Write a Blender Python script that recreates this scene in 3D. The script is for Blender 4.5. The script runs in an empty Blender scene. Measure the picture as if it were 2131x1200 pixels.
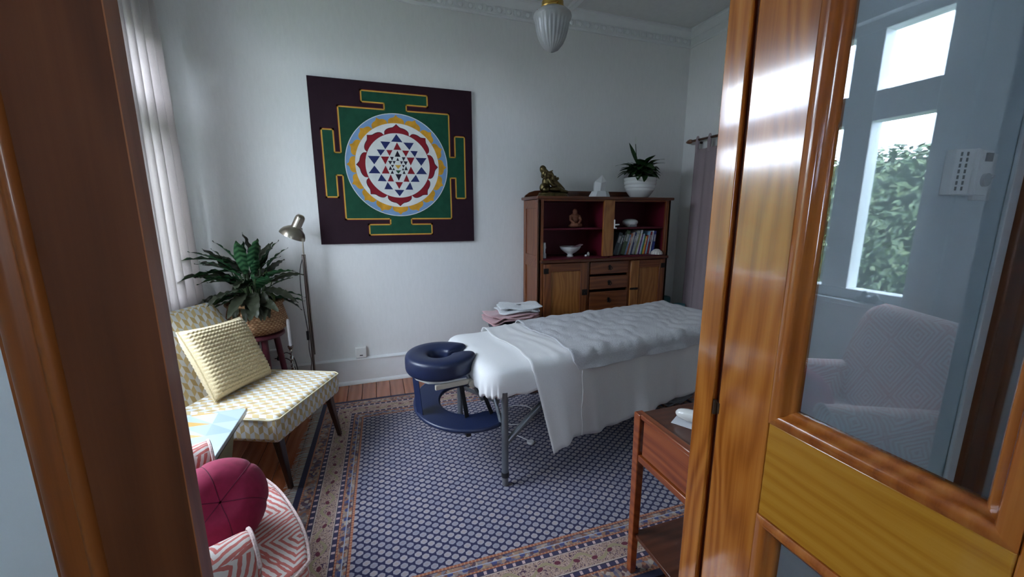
import bpy, math, random
from mathutils import Vector, Matrix
random.seed(7)
PI=math.pi
sc=bpy.context.scene
COL=sc.collection

# ------------------------------------------------------------------ camera, world, lights, exposure
YAW,PIT,ROL,FPX=0.327784,0.1871955,0.00171608,825.07
def cam_axes():
    cy,sy,cp,sp=math.cos(YAW),math.sin(YAW),math.cos(PIT),math.sin(PIT)
    fwd=Vector((sy*cp,cy*cp,-sp)); right=Vector((cy,-sy,0)); down=fwd.cross(right)
    r2=math.cos(ROL)*right+math.sin(ROL)*down; d2=-math.sin(ROL)*right+math.cos(ROL)*down
    return r2,d2,fwd
r2,d2,fw=cam_axes()
cd=bpy.data.cameras.new('camera'); cam=bpy.data.objects.new('camera',cd); COL.objects.link(cam)
cd.sensor_fit='HORIZONTAL'; cd.sensor_width=36; cd.lens=36*FPX/2131; cd.clip_start=.02
cam.matrix_world=Matrix(((r2.x,-d2.x,-fw.x,0),(r2.y,-d2.y,-fw.y,0),(r2.z,-d2.z,-fw.z,1.4),(0,0,0,1)))
sc.camera=cam

vs=sc.view_settings
vs.view_transform='Standard'; vs.look='None'; vs.gamma=1; vs.use_curve_mapping=False
vs.exposure=1.65
SKY=9.0
w=bpy.data.worlds.new('overcast_sky'); sc.world=w; w.use_nodes=True
nt=w.node_tree; bg=nt.nodes['Background']
tc=nt.nodes.new('ShaderNodeTexCoord'); no=nt.nodes.new('ShaderNodeTexNoise'); no.inputs['Scale'].default_value=3; no.inputs['Detail'].default_value=5
mp=nt.nodes.new('ShaderNodeMapping'); mp.inputs['Scale'].default_value=(1,1,3)
cr=nt.nodes.new('ShaderNodeValToRGB'); cr.color_ramp.elements[0].position=.3; cr.color_ramp.elements[0].color=(.60,.73,1,1)
cr.color_ramp.elements[1].position=.62; cr.color_ramp.elements[1].color=(.85,.91,1,1)
nt.links.new(tc.outputs['Generated'],mp.inputs['Vector']); nt.links.new(mp.outputs[0],no.inputs['Vector'])
nt.links.new(no.outputs['Fac'],cr.inputs[0]); nt.links.new(cr.outputs[0],bg.inputs['Color']); bg.inputs['Strength'].default_value=SKY
# room window portal, then one for the window added to light the hall
pl=bpy.data.lights.new('window_portal','AREA'); pl.shape='RECTANGLE'; pl.size=1.6; pl.size_y=1.95
pl.cycles.is_portal=True
po=bpy.data.objects.new('window_portal',pl); COL.objects.link(po); po.location=(-1.385,2.215,1.66); po.rotation_euler=(0,-PI/2,0)
p2=bpy.data.lights.new('hall_portal','AREA'); p2.shape='RECTANGLE'; p2.size=.5; p2.size_y=.75; p2.cycles.is_portal=True
po2=bpy.data.objects.new('hall_portal',p2); COL.objects.link(po2); po2.location=(.05,-1.735,1.725); po2.rotation_euler=(PI/2,0,PI)
cy=sc.cycles
cy.use_denoising=True; cy.use_adaptive_sampling=True; cy.adaptive_threshold=.02; cy.max_bounces=9; cy.diffuse_bounces=6; cy.glossy_bounces=4; cy.transmission_bounces=6; cy.transparent_max_bounces=12
cy.caustics_reflective=False; cy.caustics_refractive=False; cy.sample_clamp_indirect=6

# ------------------------------------------------------------------ helpers
class MB:
    def __init__(s): s.v=[];s.f=[];s.m=[]
    def add(s,vs,fs,mi=0):
        o=len(s.v); s.v+= [tuple(v) for v in vs]; s.f+=[tuple(i+o for i in f) for f in fs]; s.m+=[mi]*len(fs); return s
    def hexa(s,p,mi=0): return s.add(p,[(0,3,2,1),(4,5,6,7),(0,1,5,4),(1,2,6,5),(2,3,7,6),(3,0,4,7)],mi)
    def box(s,x0,x1,y0,y1,z0,z1,mi=0,T=None):
        p=[(x0,y0,z0),(x1,y0,z0),(x1,y1,z0),(x0,y1,z0),(x0,y0,z1),(x1,y0,z1),(x1,y1,z1),(x0,y1,z1)]
        if T: p=[T@Vector(q) for q in p]
        return s.hexa(p,mi)
    def grid(s,fn,nu,nv,cu=False,cv=False,mi=0,flip=False):
        U=nu if cu else nu+1; V=nv if cv else nv+1
        P=[fn(i/nu,j/nv) for i in range(U) for j in range(V)]; F=[]
        for i in range(nu):
            for j in range(nv):
                a=i*V+j; b=((i+1)%U)*V+j; c=((i+1)%U)*V+(j+1)%V; d=i*V+(j+1)%V
                F.append((a,d,c,b) if flip else (a,b,c,d))
        return s.add(P,F,mi)
    def tube(s,path,r,n=8,closed=False,caps=True,mi=0):
        P=[Vector(p) for p in path]; N=len(P); R=r if isinstance(r,(list,tuple)) else [r]*N
        t0=(P[1]-P[0]).normalized(); up=Vector((0,0,1)) if abs(t0.z)<.9 else Vector((1,0,0))
        a=t0.cross(up).normalized(); V=[]
        for i in range(N):
            if closed: t=P[(i+1)%N]-P[i-1]
            else: t=P[min(i+1,N-1)]-P[max(i-1,0)]
            t.normalize(); a=(a-t*a.dot(t))
            if a.length<1e-6: a=t.orthogonal()
            a.normalize(); b=t.cross(a)
            for k in range(n):
                q=2*PI*k/n; V.append(P[i]+R[i]*(math.cos(q)*a+math.sin(q)*b))
        F=[]
        for i in range(N if closed else N-1):
            for k in range(n):
                j=(i+1)%N; F.append((i*n+k,i*n+(k+1)%n,j*n+(k+1)%n,j*n+k))
        if caps and not closed: F.append(tuple(range(n-1,-1,-1))); F.append(tuple((N-1)*n+k for k in range(n)))
        return s.add(V,F,mi)
    def cyl(s,p0,p1,r0,r1=None,n=20,mi=0): return s.tube([p0,p1],[r0,r0 if r1 is None else r1],n,mi=mi)
    def lathe(s,prof,n=32,c=(0,0,0),mi=0,rf=None,cap=True):
        V=[];m=len(prof)
        for r,z in prof:
            for k in range(n):
                q=2*PI*k/n; rr=r*(rf(q,z) if rf else 1); V.append((c[0]+rr*math.cos(q),c[1]+rr*math.sin(q),c[2]+z))
        F=[(i*n+k,i*n+(k+1)%n,(i+1)*n+(k+1)%n,(i+1)*n+k) for i in range(m-1) for k in range(n)]
        if cap:
            if prof[0][0]>1e-5: F.append(tuple(range(n-1,-1,-1)))
            if prof[-1][0]>1e-5: F.append(tuple((m-1)*n+k for k in range(n)))
        return s.add(V,F,mi)
    def ell(s,c,r,nu=14,nv=20,R=None,mi=0):
        R=R or Matrix.Identity(3)
        def fn(i,j):
            a=PI*(i*.998+.001)-PI/2; b=2*PI*j
            return Vector(c)+R@Vector((r[0]*math.cos(a)*math.cos(b),r[1]*math.cos(a)*math.sin(b),r[2]*math.sin(a)))
        return s.grid(fn,nu,nv,cv=True,mi=mi,flip=True)
    def prism(s,poly,fn,d0,d1,mi=0):
        n=len(poly); V=[fn(x,y,d0) for x,y in poly]+[fn(x,y,d1) for x,y in poly]
        F=[tuple(range(n-1,-1,-1)),tuple(range(n,2*n))]+[(i,(i+1)%n,n+(i+1)%n,n+i) for i in range(n)]
        return s.add(V,F,mi)
    def done(s,name,mats,parent=None,smooth=40,bevel=0,seg=2,uv=False,sub=0,loc=None,rot=None):
        me=bpy.data.meshes.new(name); me.from_pydata(s.v,[],s.f)
        for m in (mats if isinstance(mats,(list,tuple)) else [mats]): me.materials.append(m)
        for p,i in zip(me.polygons,s.m): p.material_index=i
        import bmesh as _b
        b=_b.new(); b.from_mesh(me); _b.ops.recalc_face_normals(b,faces=b.faces); b.to_mesh(me); b.free()
        if smooth:
            for p in me.polygons: p.use_smooth=True
            me.set_sharp_from_angle(angle=math.radians(smooth))
        if uv: box_uv(me)
        o=bpy.data.objects.new(name,me); COL.objects.link(o)
        if parent: o.parent=parent
        if loc: o.location=loc
        if rot: o.rotation_euler=rot
        if bevel:
            m=o.modifiers.new('bevel','BEVEL'); m.width=bevel; m.segments=seg; m.limit_method='ANGLE'; m.angle_limit=math.radians(40); m.use_clamp_overlap=True
        if sub:
            m=o.modifiers.new('sub','SUBSURF'); m.levels=sub; m.render_levels=sub
        return o
def box_uv(me):
    l=me.uv_layers.new(name='uv')
    for p in me.polygons:
        n=p.normal; ax=max(range(3),key=lambda i:abs(n[i]))
        for li in p.loop_indices:
            c=me.vertices[me.loops[li].vertex_index].co
            l.data[li].uv=(c.y,c.z) if ax==0 else ((c.x,c.z) if ax==1 else (c.x,c.y))
def tag(o,label=None,cat=None,group=None,kind=None):
    if label: o['label']=label
    if cat: o['category']=cat
    if group: o['group']=group
    if kind: o['kind']=kind
    return o
def thing(name,label,cat,loc=(0,0,0),rz=0,group=None,kind=None):
    o=bpy.data.objects.new(name,None); COL.objects.link(o); o.location=loc; o.rotation_euler=(0,0,rz); o.empty_display_size=.1
    return tag(o,label,cat,group,kind)
def share(o,name,parent,loc=(0,0,0),rot=(0,0,0),scale=(1,1,1),mat=None):
    c=bpy.data.objects.new(name,o.data); COL.objects.link(c); c.parent=parent; c.location=loc; c.rotation_euler=rot; c.scale=scale
    for m in o.modifiers:
        if m.type=='BEVEL':
            k=c.modifiers.new('bevel','BEVEL'); k.width=m.width; k.segments=m.segments; k.limit_method='ANGLE'
    if mat: c.material_slots[0].link='OBJECT'; c.material_slots[0].material=mat
    return c

# ---- node expressions
class X:
    def __init__(s,t,k): s.t=t; s.k=k
    def _m(s,op,o=None,c=None):
        n=s.t.nodes.new('ShaderNodeMath'); n.operation=op; s.t.links.new(s.k,n.inputs[0])
        for i,q in ((1,o),(2,c)):
            if q is None: continue
            if isinstance(q,X): s.t.links.new(q.k,n.inputs[i])
            else: n.inputs[i].default_value=q
        return X(s.t,n.outputs[0])
    def __add__(s,o): return s._m('ADD',o)
    def __sub__(s,o): return s._m('SUBTRACT',o)
    def __mul__(s,o): return s._m('MULTIPLY',o)
    def __truediv__(s,o): return s._m('DIVIDE',o)
    def __lt__(s,o): return s._m('LESS_THAN',o)
    def __gt__(s,o): return s._m('GREATER_THAN',o)
    def abs(s): return s._m('ABSOLUTE')
    def floor(s): return s._m('FLOOR')
    def fract(s): return s._m('FRACT')
    def fmod(s,o): return s._m('FLOORED_MODULO',o)
    def min(s,o): return s._m('MINIMUM',o)
    def max(s,o): return s._m('MAXIMUM',o)
    def pow(s,o): return s._m('POWER',o)
    def sin(s): return s._m('SINE')
    def inv(s): return (s*-1)+1
def node(t,ty,**kw):
    n=t.nodes.new(ty)
    for k,v in kw.items():
        if k in n.inputs:
            if isinstance(v,X): t.links.new(v.k,n.inputs[k])
            elif hasattr(v,'is_output'): t.links.new(v,n.inputs[k])
            else: n.inputs[k].default_value=v
        else: setattr(n,k,v)
    return n
def rgb(c): return (c[0],c[1],c[2],1)
def mixc(t,f,a,b):
    n=t.nodes.new('ShaderNodeMix'); n.data_type='RGBA'
    for i,q in ((0,f),(6,a),(7,b)):
        if isinstance(q,X): t.links.new(q.k,n.inputs[i])
        elif isinstance(q,(tuple,list)): n.inputs[i].default_value=rgb(q)
        elif isinstance(q,(int,float)): n.inputs[i].default_value=q
        else: t.links.new(q,n.inputs[i])
    return n.outputs[2]
def mat(name,col=(.8,.8,.8),rough=.5,metal=0,spec=.5,coat=0,sheen=0,trans=0):
    m=bpy.data.materials.new(name); m.use_nodes=True; b=m.node_tree.nodes['Principled BSDF']
    b.inputs['Base Color'].default_value=rgb(col); b.inputs['Roughness'].default_value=rough; b.inputs['Metallic'].default_value=metal
    b.inputs['Specular IOR Level'].default_value=spec; b.inputs['Coat Weight'].default_value=coat; b.inputs['Coat Roughness'].default_value=.08
    b.inputs['Sheen Weight'].default_value=sheen; b.inputs['Transmission Weight'].default_value=trans
    m.diffuse_color=rgb(col)
    return m
def B(m): return m.node_tree.nodes['Principled BSDF']
def coords(t,which='Object'):
    tc=t.nodes.new('ShaderNodeTexCoord'); return tc.outputs[which]
def sepxyz(t,v):
    n=t.nodes.new('ShaderNodeSeparateXYZ'); t.links.new(v,n.inputs[0]); return [X(t,n.outputs[i]) for i in range(3)]
def noise(t,vec,scale,detail=3,rough=.5,dist=0):
    return node(t,'ShaderNodeTexNoise',Vector=vec,Scale=scale,Detail=detail,Roughness=rough,Distortion=dist)
def mapping(t,vec,scale=(1,1,1),loc=(0,0,0)):
    n=t.nodes.new('ShaderNodeMapping'); t.links.new(vec,n.inputs[0]); n.inputs['Scale'].default_value=scale; n.inputs['Location'].default_value=loc; return n.outputs[0]
def ramp(t,f,stops):
    n=t.nodes.new('ShaderNodeValToRGB'); e=n.color_ramp.elements
    while len(e)<len(stops): e.new(.5)
    for i,(p,c) in enumerate(stops): e[i].position=p; e[i].color=rgb(c)
    t.links.new(f.k if isinstance(f,X) else f,n.inputs[0]); return n.outputs[0]
def bump(m,h,strength=.3,dist=.01):
    t=m.node_tree; n=node(t,'ShaderNodeBump',Strength=strength,Distance=dist,Height=h); t.links.new(n.outputs[0],B(m).inputs['Normal'])
def setc(m,s): m.node_tree.links.new(s.k if isinstance(s,X) else s,B(m).inputs['Base Color'])
def speckle(name,col,amt=.08,scale=40,rough=.6,bs=.2,bd=.004,**kw):
    m=mat(name,col,rough,**kw); t=m.node_tree; n=noise(t,coords(t),scale,4)
    lo=tuple(c*(1-amt) for c in col); hi=tuple(min(1,c*(1+amt)) for c in col)
    setc(m,ramp(t,n.outputs['Fac'],[(.3,lo),(.7,hi)]))
    if bs: bump(m,n.outputs['Fac'],bs,bd)
    return m
def wood(name,dark,mid,light,axis='Z',scale=1,rough=.3,coat=.4,wavy=1.0,rand=False,spec=.5):
    m=mat(name,mid,rough,coat=coat,spec=spec); t=m.node_tree; v=coords(t)
    if rand:
        oi=t.nodes.new('ShaderNodeObjectInfo'); va=node(t,'ShaderNodeVectorMath',operation='MULTIPLY_ADD'); 
        cm=t.nodes.new('ShaderNodeCombineXYZ')
        for i in range(3): t.links.new(oi.outputs['Random'],cm.inputs[i])
        t.links.new(cm.outputs[0],va.inputs[0]); va.inputs[1].default_value=(17,31,23); t.links.new(v,va.inputs[2]); v=va.outputs[0]
    a='XYZ'.index(axis); s=[14*scale]*3; s[a]=1.1*scale
    v2=mapping(t,v,s)
    n1=noise(t,v2,1.2,4,.55,.6*wavy)
    s3=[170*scale]*3; s3[a]=3.5*scale
    n2=noise(t,mapping(t,v,s3),1,3,.6)
    n3=noise(t,mapping(t,v,[1.5*scale if i==a else 7*scale for i in range(3)]),1,2,.4,.3)
    xs=sepxyz(t,v); oth=[xs[i] for i in range(3) if i!=a]
    rings=(((oth[0]+oth[1])*(150*scale)+X(t,n3.outputs['Fac'])*(34*wavy)).sin()*.5+.5)
    f=rings*.26+X(t,n1.outputs['Fac'])*.40+X(t,n2.outputs['Fac'])*.42
    c=ramp(t,f,[(.28,dark),(.52,mid),(.82,light)])
    if rand:
        hs=node(t,'ShaderNodeHueSaturation',Color=c); vv=X(t,oi.outputs['Random'])*.35+.82; t.links.new(vv.k,hs.inputs['Value']); c=hs.outputs[0]
    setc(m,c); bump(m,f,.08,.003)
    return m
def add_leaf_mat(name,a,b,under,stripes=0,rough=.35):
    m=mat(name,a,rough,spec=.22); t=m.node_tree; uvv=coords(t,'Object'); x,y,z=sepxyz(t,uvv)
    f=(( (y+x.abs()*.9)*stripes).sin()*.5+.5) if stripes else X(t,noise(t,uvv,30).outputs['Fac'])
    oi=t.nodes.new('ShaderNodeObjectInfo'); f=f*.8+X(t,oi.outputs['Random'])*.25
    top=ramp(t,f,[(.2,a),(.95,b)]); g=t.nodes.new('ShaderNodeNewGeometry')
    setc(m,mixc(t,X(t,g.outputs['Backfacing']),under,top)); return m
def glassmix(name,fac,tint=(.85,.9,.9),rough=.0,spectint=(1,1,1)):
    m=bpy.data.materials.new(name); m.use_nodes=True; t=m.node_tree; t.nodes.remove(B(m))
    g=node(t,'ShaderNodeBsdfGlossy',Roughness=rough,Color=rgb(spectint)); tr=node(t,'ShaderNodeBsdfTransparent',Color=rgb(tint)); mx=t.nodes.new('ShaderNodeMixShader')
    mx.inputs[0].default_value=fac; t.links.new(tr.outputs[0],mx.inputs[1]); t.links.new(g.outputs[0],mx.inputs[2]); t.links.new(mx.outputs[0],t.nodes['Material Output'].inputs[0])
    return m

# ------------------------------------------------------------------ materials
YB,XR,XL,YF,YH,CE=3.388,2.966,-1.25,.678,.62,3.09
def wallmat():
    m=mat('wallpaper_white',(.7,.7,.69),.55); t=m.node_tree; v=coords(t)
    n=noise(t,mapping(t,v,(60,60,14)),1,4,.6); n2=noise(t,v,140,2)
    h=X(t,n.outputs['Fac'])*.7+X(t,n2.outputs['Fac'])*.3
    setc(m,ramp(t,h,[(.3,(.775,.78,.765)),(.7,(.825,.83,.815))])); bump(m,h,.25,.004); return m
WALL=wallmat()
PLASTER=speckle('ceiling_paint',(.70,.71,.70),.03,20,.7,.05)
GLOSSW=speckle('white_gloss_paint',(.80,.82,.82),.02,15,.3,.03)
HALLW=speckle('hall_paint',(.64,.71,.74),.03,12,.5,.05)
FLOORW=wood('floor_timber',(.28,.075,.028),(.38,.115,.044),(.47,.165,.065),'Y',.8,.22,.5,.5,True)
DOORW=wood('door_timber',(.23,.058,.007),(.40,.130,.018),(.52,.20,.034),'Z',1.0,.17,.8,1.3)
DOORR=wood('door_rail_timber',(.34,.14,.012),(.42,.19,.018),(.46,.23,.03),'Y',1.6,.22,.6,.5)
DOORD=wood('shaded_door_timber',(.085,.027,.010),(.115,.036,.013),(.15,.050,.018),'Z',.7,.45,.12,.6,spec=.3)  # same varnish as the door, darkened to stand for the unlit hall
BEADW=wood('bead_timber',(.22,.055,.010),(.33,.095,.016),(.42,.15,.03),'Z',1,.2,.5,.5)
BEADD=wood('frame_moulding_timber',(.16,.045,.010),(.22,.065,.014),(.28,.09,.02),'Z',1,.4,.15,.5,spec=.3)
DARKGAP=mat('dark_joint',(.10,.02,.008),.5)
PANE=glassmix('door_glass',.12,(.80,.85,.88),.010,(.92,.97,1))
WINGLASS=glassmix('window_glass',.06,(.97,.98,.98))
BRASS=mat('brass',(.55,.36,.10),.25,1)
STEEL=mat('brushed_steel',(.42,.38,.31),.28,1)
BLACK=mat('black_plastic',(.012,.012,.014),.4)
WHITEP=mat('white_plastic',(.78,.78,.76),.35)

# ------------------------------------------------------------------ room shell
fl=tag(MB().box(XL-.15,XR+.15,-1.6,YB+.15,-.06,-.022).done('floor',mat('subfloor',(.05,.02,.01),.8)),'polished reddish timber board floor','floor',kind='structure')
bw=.107; nb=int((XR-XL)/bw)+1
pk=None
for i in range(nb):
    x0=XL+i*bw; x1=min(x0+bw-.0025,XR)
    if pk is None:
        pk=MB().box(0,bw-.0025,0,YB-YH,-.022,0).done('plank',FLOORW,fl,bevel=.0012,seg=1,loc=(x0,YH,0))
    else:
        c=share(pk,'plank',fl,(x0,YH,0),scale=((x1-x0)/(bw-.0025),1,1))
tag(MB().box(XL-.35,XR+.15,-1.6,YH,-.022,-.001).done('hall_floor',mat('hall_carpet',(.16,.12,.09),.9)),'dull carpet of the hallway outside the door','floor',kind='structure')
tag(MB().box(XL-.15,XR+.15,YB,YB+.12,0,CE).done('wall_back',WALL),'off-white papered wall behind the painting and cabinet','wall',kind='structure')
tag(MB().box(XR,XR+.12,YH,YB,0,CE).done('wall_right',WALL),'off-white papered wall behind the mauve curtain','wall',kind='structure')
WY0,WY1,WZ0,WZ1=1.25,3.18,.89,2.44
b=MB(); b.box(XL-.15,XL,YH,WY0,0,CE); b.box(XL-.15,XL,WY1,YB,0,CE); b.box(XL-.15,XL,WY0,WY1,0,WZ0); b.box(XL-.15,XL,WY0,WY1,WZ1,CE)
tag(b.done('wall_left',WALL,smooth=0),'off-white papered wall around the window','wall',kind='structure')
JL,JR,DH=-.30,.716,2.14
b=MB(); b.box(XL-.15,JL,YH,YF,0,CE); b.box(JR,XR,YH,YF,0,CE); b.box(JL,JR,YH,YF,DH,CE)
tag(b.done('wall_front',[HALLW],smooth=0),'pale painted wall around the double doorway','wall',kind='structure')
tag(MB().box(XL-.35,XR+.15,-1.6,YB+.15,CE,CE+.1).done('ceiling',PLASTER),'grey-white plaster ceiling','ceiling',kind='structure')
tag(MB().box(XL-.35,XL-.15,-1.6,YH,0,CE).done('wall_hall_left',HALLW),'pale wall at the left end of the hallway','wall',kind='structure')
tag(MB().box(XR,XR+.15,-1.6,YH,0,CE).done('wall_hall_right',HALLW),'pale wall at the right end of the hallway','wall',kind='structure')
hb=MB(); hx0,hx1,hz0,hz1=-.2,.3,1.35,2.10
for q_ in ((XL-.35,hx0,0,CE),(hx1,XR+.15,0,CE),(hx0,hx1,0,hz0),(hx0,hx1,hz1,CE)): hb.box(q_[0],q_[1],-1.72,-1.6,q_[2],q_[3])
tag(hb.done('wall_hall_back',HALLW,smooth=0),'pale hallway wall facing the double doors','wall',kind='structure')

w2=thing('hall_fill_window','unseen white-framed window added to light the hallway','window',((hx0+hx1)/2,-1.66,hz0),kind='structure'); hw_=(hx1-hx0)/2; hh_=hz1-hz0  # unseen window put in behind the camera to light the hall woodwork
for q_ in ((-hw_,-hw_+.05,0,hh_),(hw_-.05,hw_,0,hh_),(-hw_+.05,hw_-.05,0,.05),(-hw_+.05,hw_-.05,hh_-.05,hh_)): MB().box(q_[0],q_[1],-.03,.03,q_[2],q_[3]).done('sash',GLOSSW,w2,bevel=.004)
MB().box(-hw_+.05,hw_-.05,-.004,.004,.05,hh_-.05).done('pane',WINGLASS,w2)
# baseboards
bb=tag(MB().box(XL,XR,YB-.018,YB,0,.205).done('baseboard_back',GLOSSW,bevel=.002),'tall white skirting board along the back wall','baseboard',kind='structure')
MB().prism([(0,.205),(.026,.205),(.026,.213),(.016,.222),(0,.226)],lambda a,z,d:(d,YB-a,z),XL,XR).done('top_moulding',GLOSSW,bb)
MB().prism([(.018,0),(.034,0),(.034,.012),(.026,.026),(.018,.03)],lambda a,z,d:(d,YB-a,z),XL,XR).done('shoe_moulding',GLOSSW,bb)
br=tag(MB().box(XR-.018,XR,YF,YB-.02,0,.205).done('baseboard_right',GLOSSW,bevel=.002),'white skirting board under the mauve curtain','baseboard',kind='structure')
bl=tag(MB().box(XL,XL+.018,YF,YB-.02,0,.205).done('baseboard_left',GLOSSW,bevel=.002),'white skirting board under the window','baseboard',kind='structure')
# cornice
CORN=[(0,2.945),(.012,2.945),(.014,2.957),(.020,2.960),(.020,2.972),(.012,2.976),(.012,3.018),(.022,3.022),(.024,3.030),(.030,3.045),(.040,3.058),(.052,3.066),(.056,3.078),(.064,3.080),(.064,CE),(0,CE)]
def cornice(n,name,fn,d0,d1,lab):
    return tag(MB().prism(CORN,fn,d0,d1).done(name,GLOSSW,smooth=30),lab,'cornice',kind='structure')
t1=cornice(1,'trim_1',lambda a,z,d:(d,YB-a,z),XL,XR,'white egg-and-dart cornice along the back wall')
cornice(2,'trim_2',lambda a,z,d:(XR-a,d,z),YF,YB,'white ridged cornice along the right wall')
cornice(3,'trim_3',lambda a,z,d:(XL+a,d,z),YF,YB,'white ridged cornice above the window')
egg=None; x=XL+.06
while x<XR-.05:
    if egg is None:
        m=MB(); m.ell((0,0,0),(.021,.011,.020),8,12); egg=m.done('egg_ornament',GLOSSW,t1,loc=(x,YB-.012,2.997)); 
        m=MB(); m.prism([(-.006,.021),(.006,.021),(.002,-.02),(-.002,-.02)],lambda a,z,d:(a,d,z),-.009,.0); dart=m.done('dart_ornament',GLOSSW,t1,loc=(x+.04,YB-.012,2.997))
    else:
        share(egg,'egg_ornament',t1,(x,YB-.012,2.997)); share(dart,'dart_ornament',t1,(x+.04,YB-.012,2.997))
    x+=.08
for k,x in enumerate((.42,1.655)):
    m=MB().box(x-.032,x+.032,YF,YB-.06,CE-.022,CE); m.box(x-.02,x+.02,YF,YB-.06,CE-.032,CE-.022)
    tag(m.done('trim_%d'%(4+k),GLOSSW,bevel=.004),['white timber batten across the ceiling, nearer the window','white timber batten across the ceiling beyond the glass lamp'][k],'ceiling batten',kind='structure')

# ------------------------------------------------------------------ window in the left wall
wn=thing('window_1','white-framed window with fanlights overlooking the hedge','window',(XL-.075,(WY0+WY1)/2,WZ0),kind='structure')
cyw=(WY0+WY1)/2
def wbox(n,y0,y1,z0,z1,x0=-.05,x1=.045,par=wn,mt=GLOSSW,bev=.004): return MB().box(x0,x1,y0-cyw,y1-cyw,z0-WZ0,z1-WZ0).done(n,mt,par,bevel=bev)
wbox('jamb',WY0,1.31,WZ0,WZ1); wbox('jamb',3.12,WY1,WZ0,WZ1)
wbox('head',1.31,3.12,2.38,WZ1); wbox('bottom_rail',1.31,3.12,WZ0,.95)
wbox('mullion',1.585,1.73,.95,2.38); wbox('mullion',2.70,2.845,.95,2.38)
for y0,y1 in ((1.31,1.585),(1.73,2.70),(2.845,3.12)):
    wbox('transom',y0,y1,1.905,2.065)
    for z0,z1 in ((.95,1.905),(2.065,2.38)): wbox('pane',y0,y1,z0,z1,-.012,-.006,mt=WINGLASS,bev=0)
sl=tag(MB().box(XL-.03,XL+.032,WY0-.05,WY1+.05,WZ0-.03,WZ0).done('window_sill',GLOSSW,bevel=.006),'white painted inner sill of the window','window sill',kind='structure')
b=MB(); b.box(XL,XL+.02,WY0-.09,WY0,WZ0-.03,WZ1+.09); b.box(XL,XL+.02,WY1,WY1+.09,WZ0-.03,WZ1+.09); b.box(XL,XL+.02,WY0,WY1,WZ1,WZ1+.09)
tag(b.done('trim_6',GLOSSW,smooth=0),'white architrave around the window','architrave',kind='structure')

# ------------------------------------------------------------------ outside: lawn and hedge
tag(MB().box(-14,XL-.16,-8,14,-.5,-.402).done("lawn",speckle('lawn_green',(.10,.17,.05),.3,30,.9)),'green lawn outside the window','lawn',kind='stuff')
hm=mat('hedge_leaf',(.13,.24,.06),.5); t=hm.node_tree
g=t.nodes.new('ShaderNodeNewGeometry'); setc(hm,ramp(t,g.outputs['Random Per Island'],[(0,(.05,.09,.035)),(.6,(.11,.17,.07)),(1,(.22,.27,.13))]))
rr=random.Random(3); m=MB()
def leafq(m,p,n,s,rr):
    n=Vector(n).normalized(); a=n.orthogonal().normalized(); a=Matrix.Rotation(rr.uniform(0,6.28),3,n)@a; b_=n.cross(a)
    m.add([p-a*s,p+b_*s*.45+n*s*.12,p+a*s,p-b_*s*.45+n*s*.12],[(0,1,2,3)])
for k in range(24000):
    y=rr.uniform(-.5,8.5); z=rr.uniform(-.30,1.86)
    bul=.12*math.sin(y*2.1+z*1.3)+.09*math.sin(y*5.3-z*3.1)
    if rr.random()<.72: p=Vector((-3.1+bul+rr.uniform(-.12,.05),y,z)); n=(1+rr.uniform(-.5,.5),rr.uniform(-.9,.9),rr.uniform(-.2,1.1))
    else: p=Vector((rr.uniform(-4.0,-3.0),y,1.89+.03*math.sin(y*3)+rr.uniform(-.03,.08))); n=(rr.uniform(-.5,.8),rr.uniform(-.8,.8),1)
    leafq(m,p,n,rr.uniform(.026,.048),rr)
hd=thing('hedge','clipped green leafy hedge outside the window','hedge',(0,0,0),kind='stuff')
m.done('leaves',hm,hd,smooth=0)
MB().box(-4.0,-3.28,-.5,8.5,-.395,1.885).done('branches',mat('hedge_core',(.02,.035,.012),.9),hd)

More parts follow.
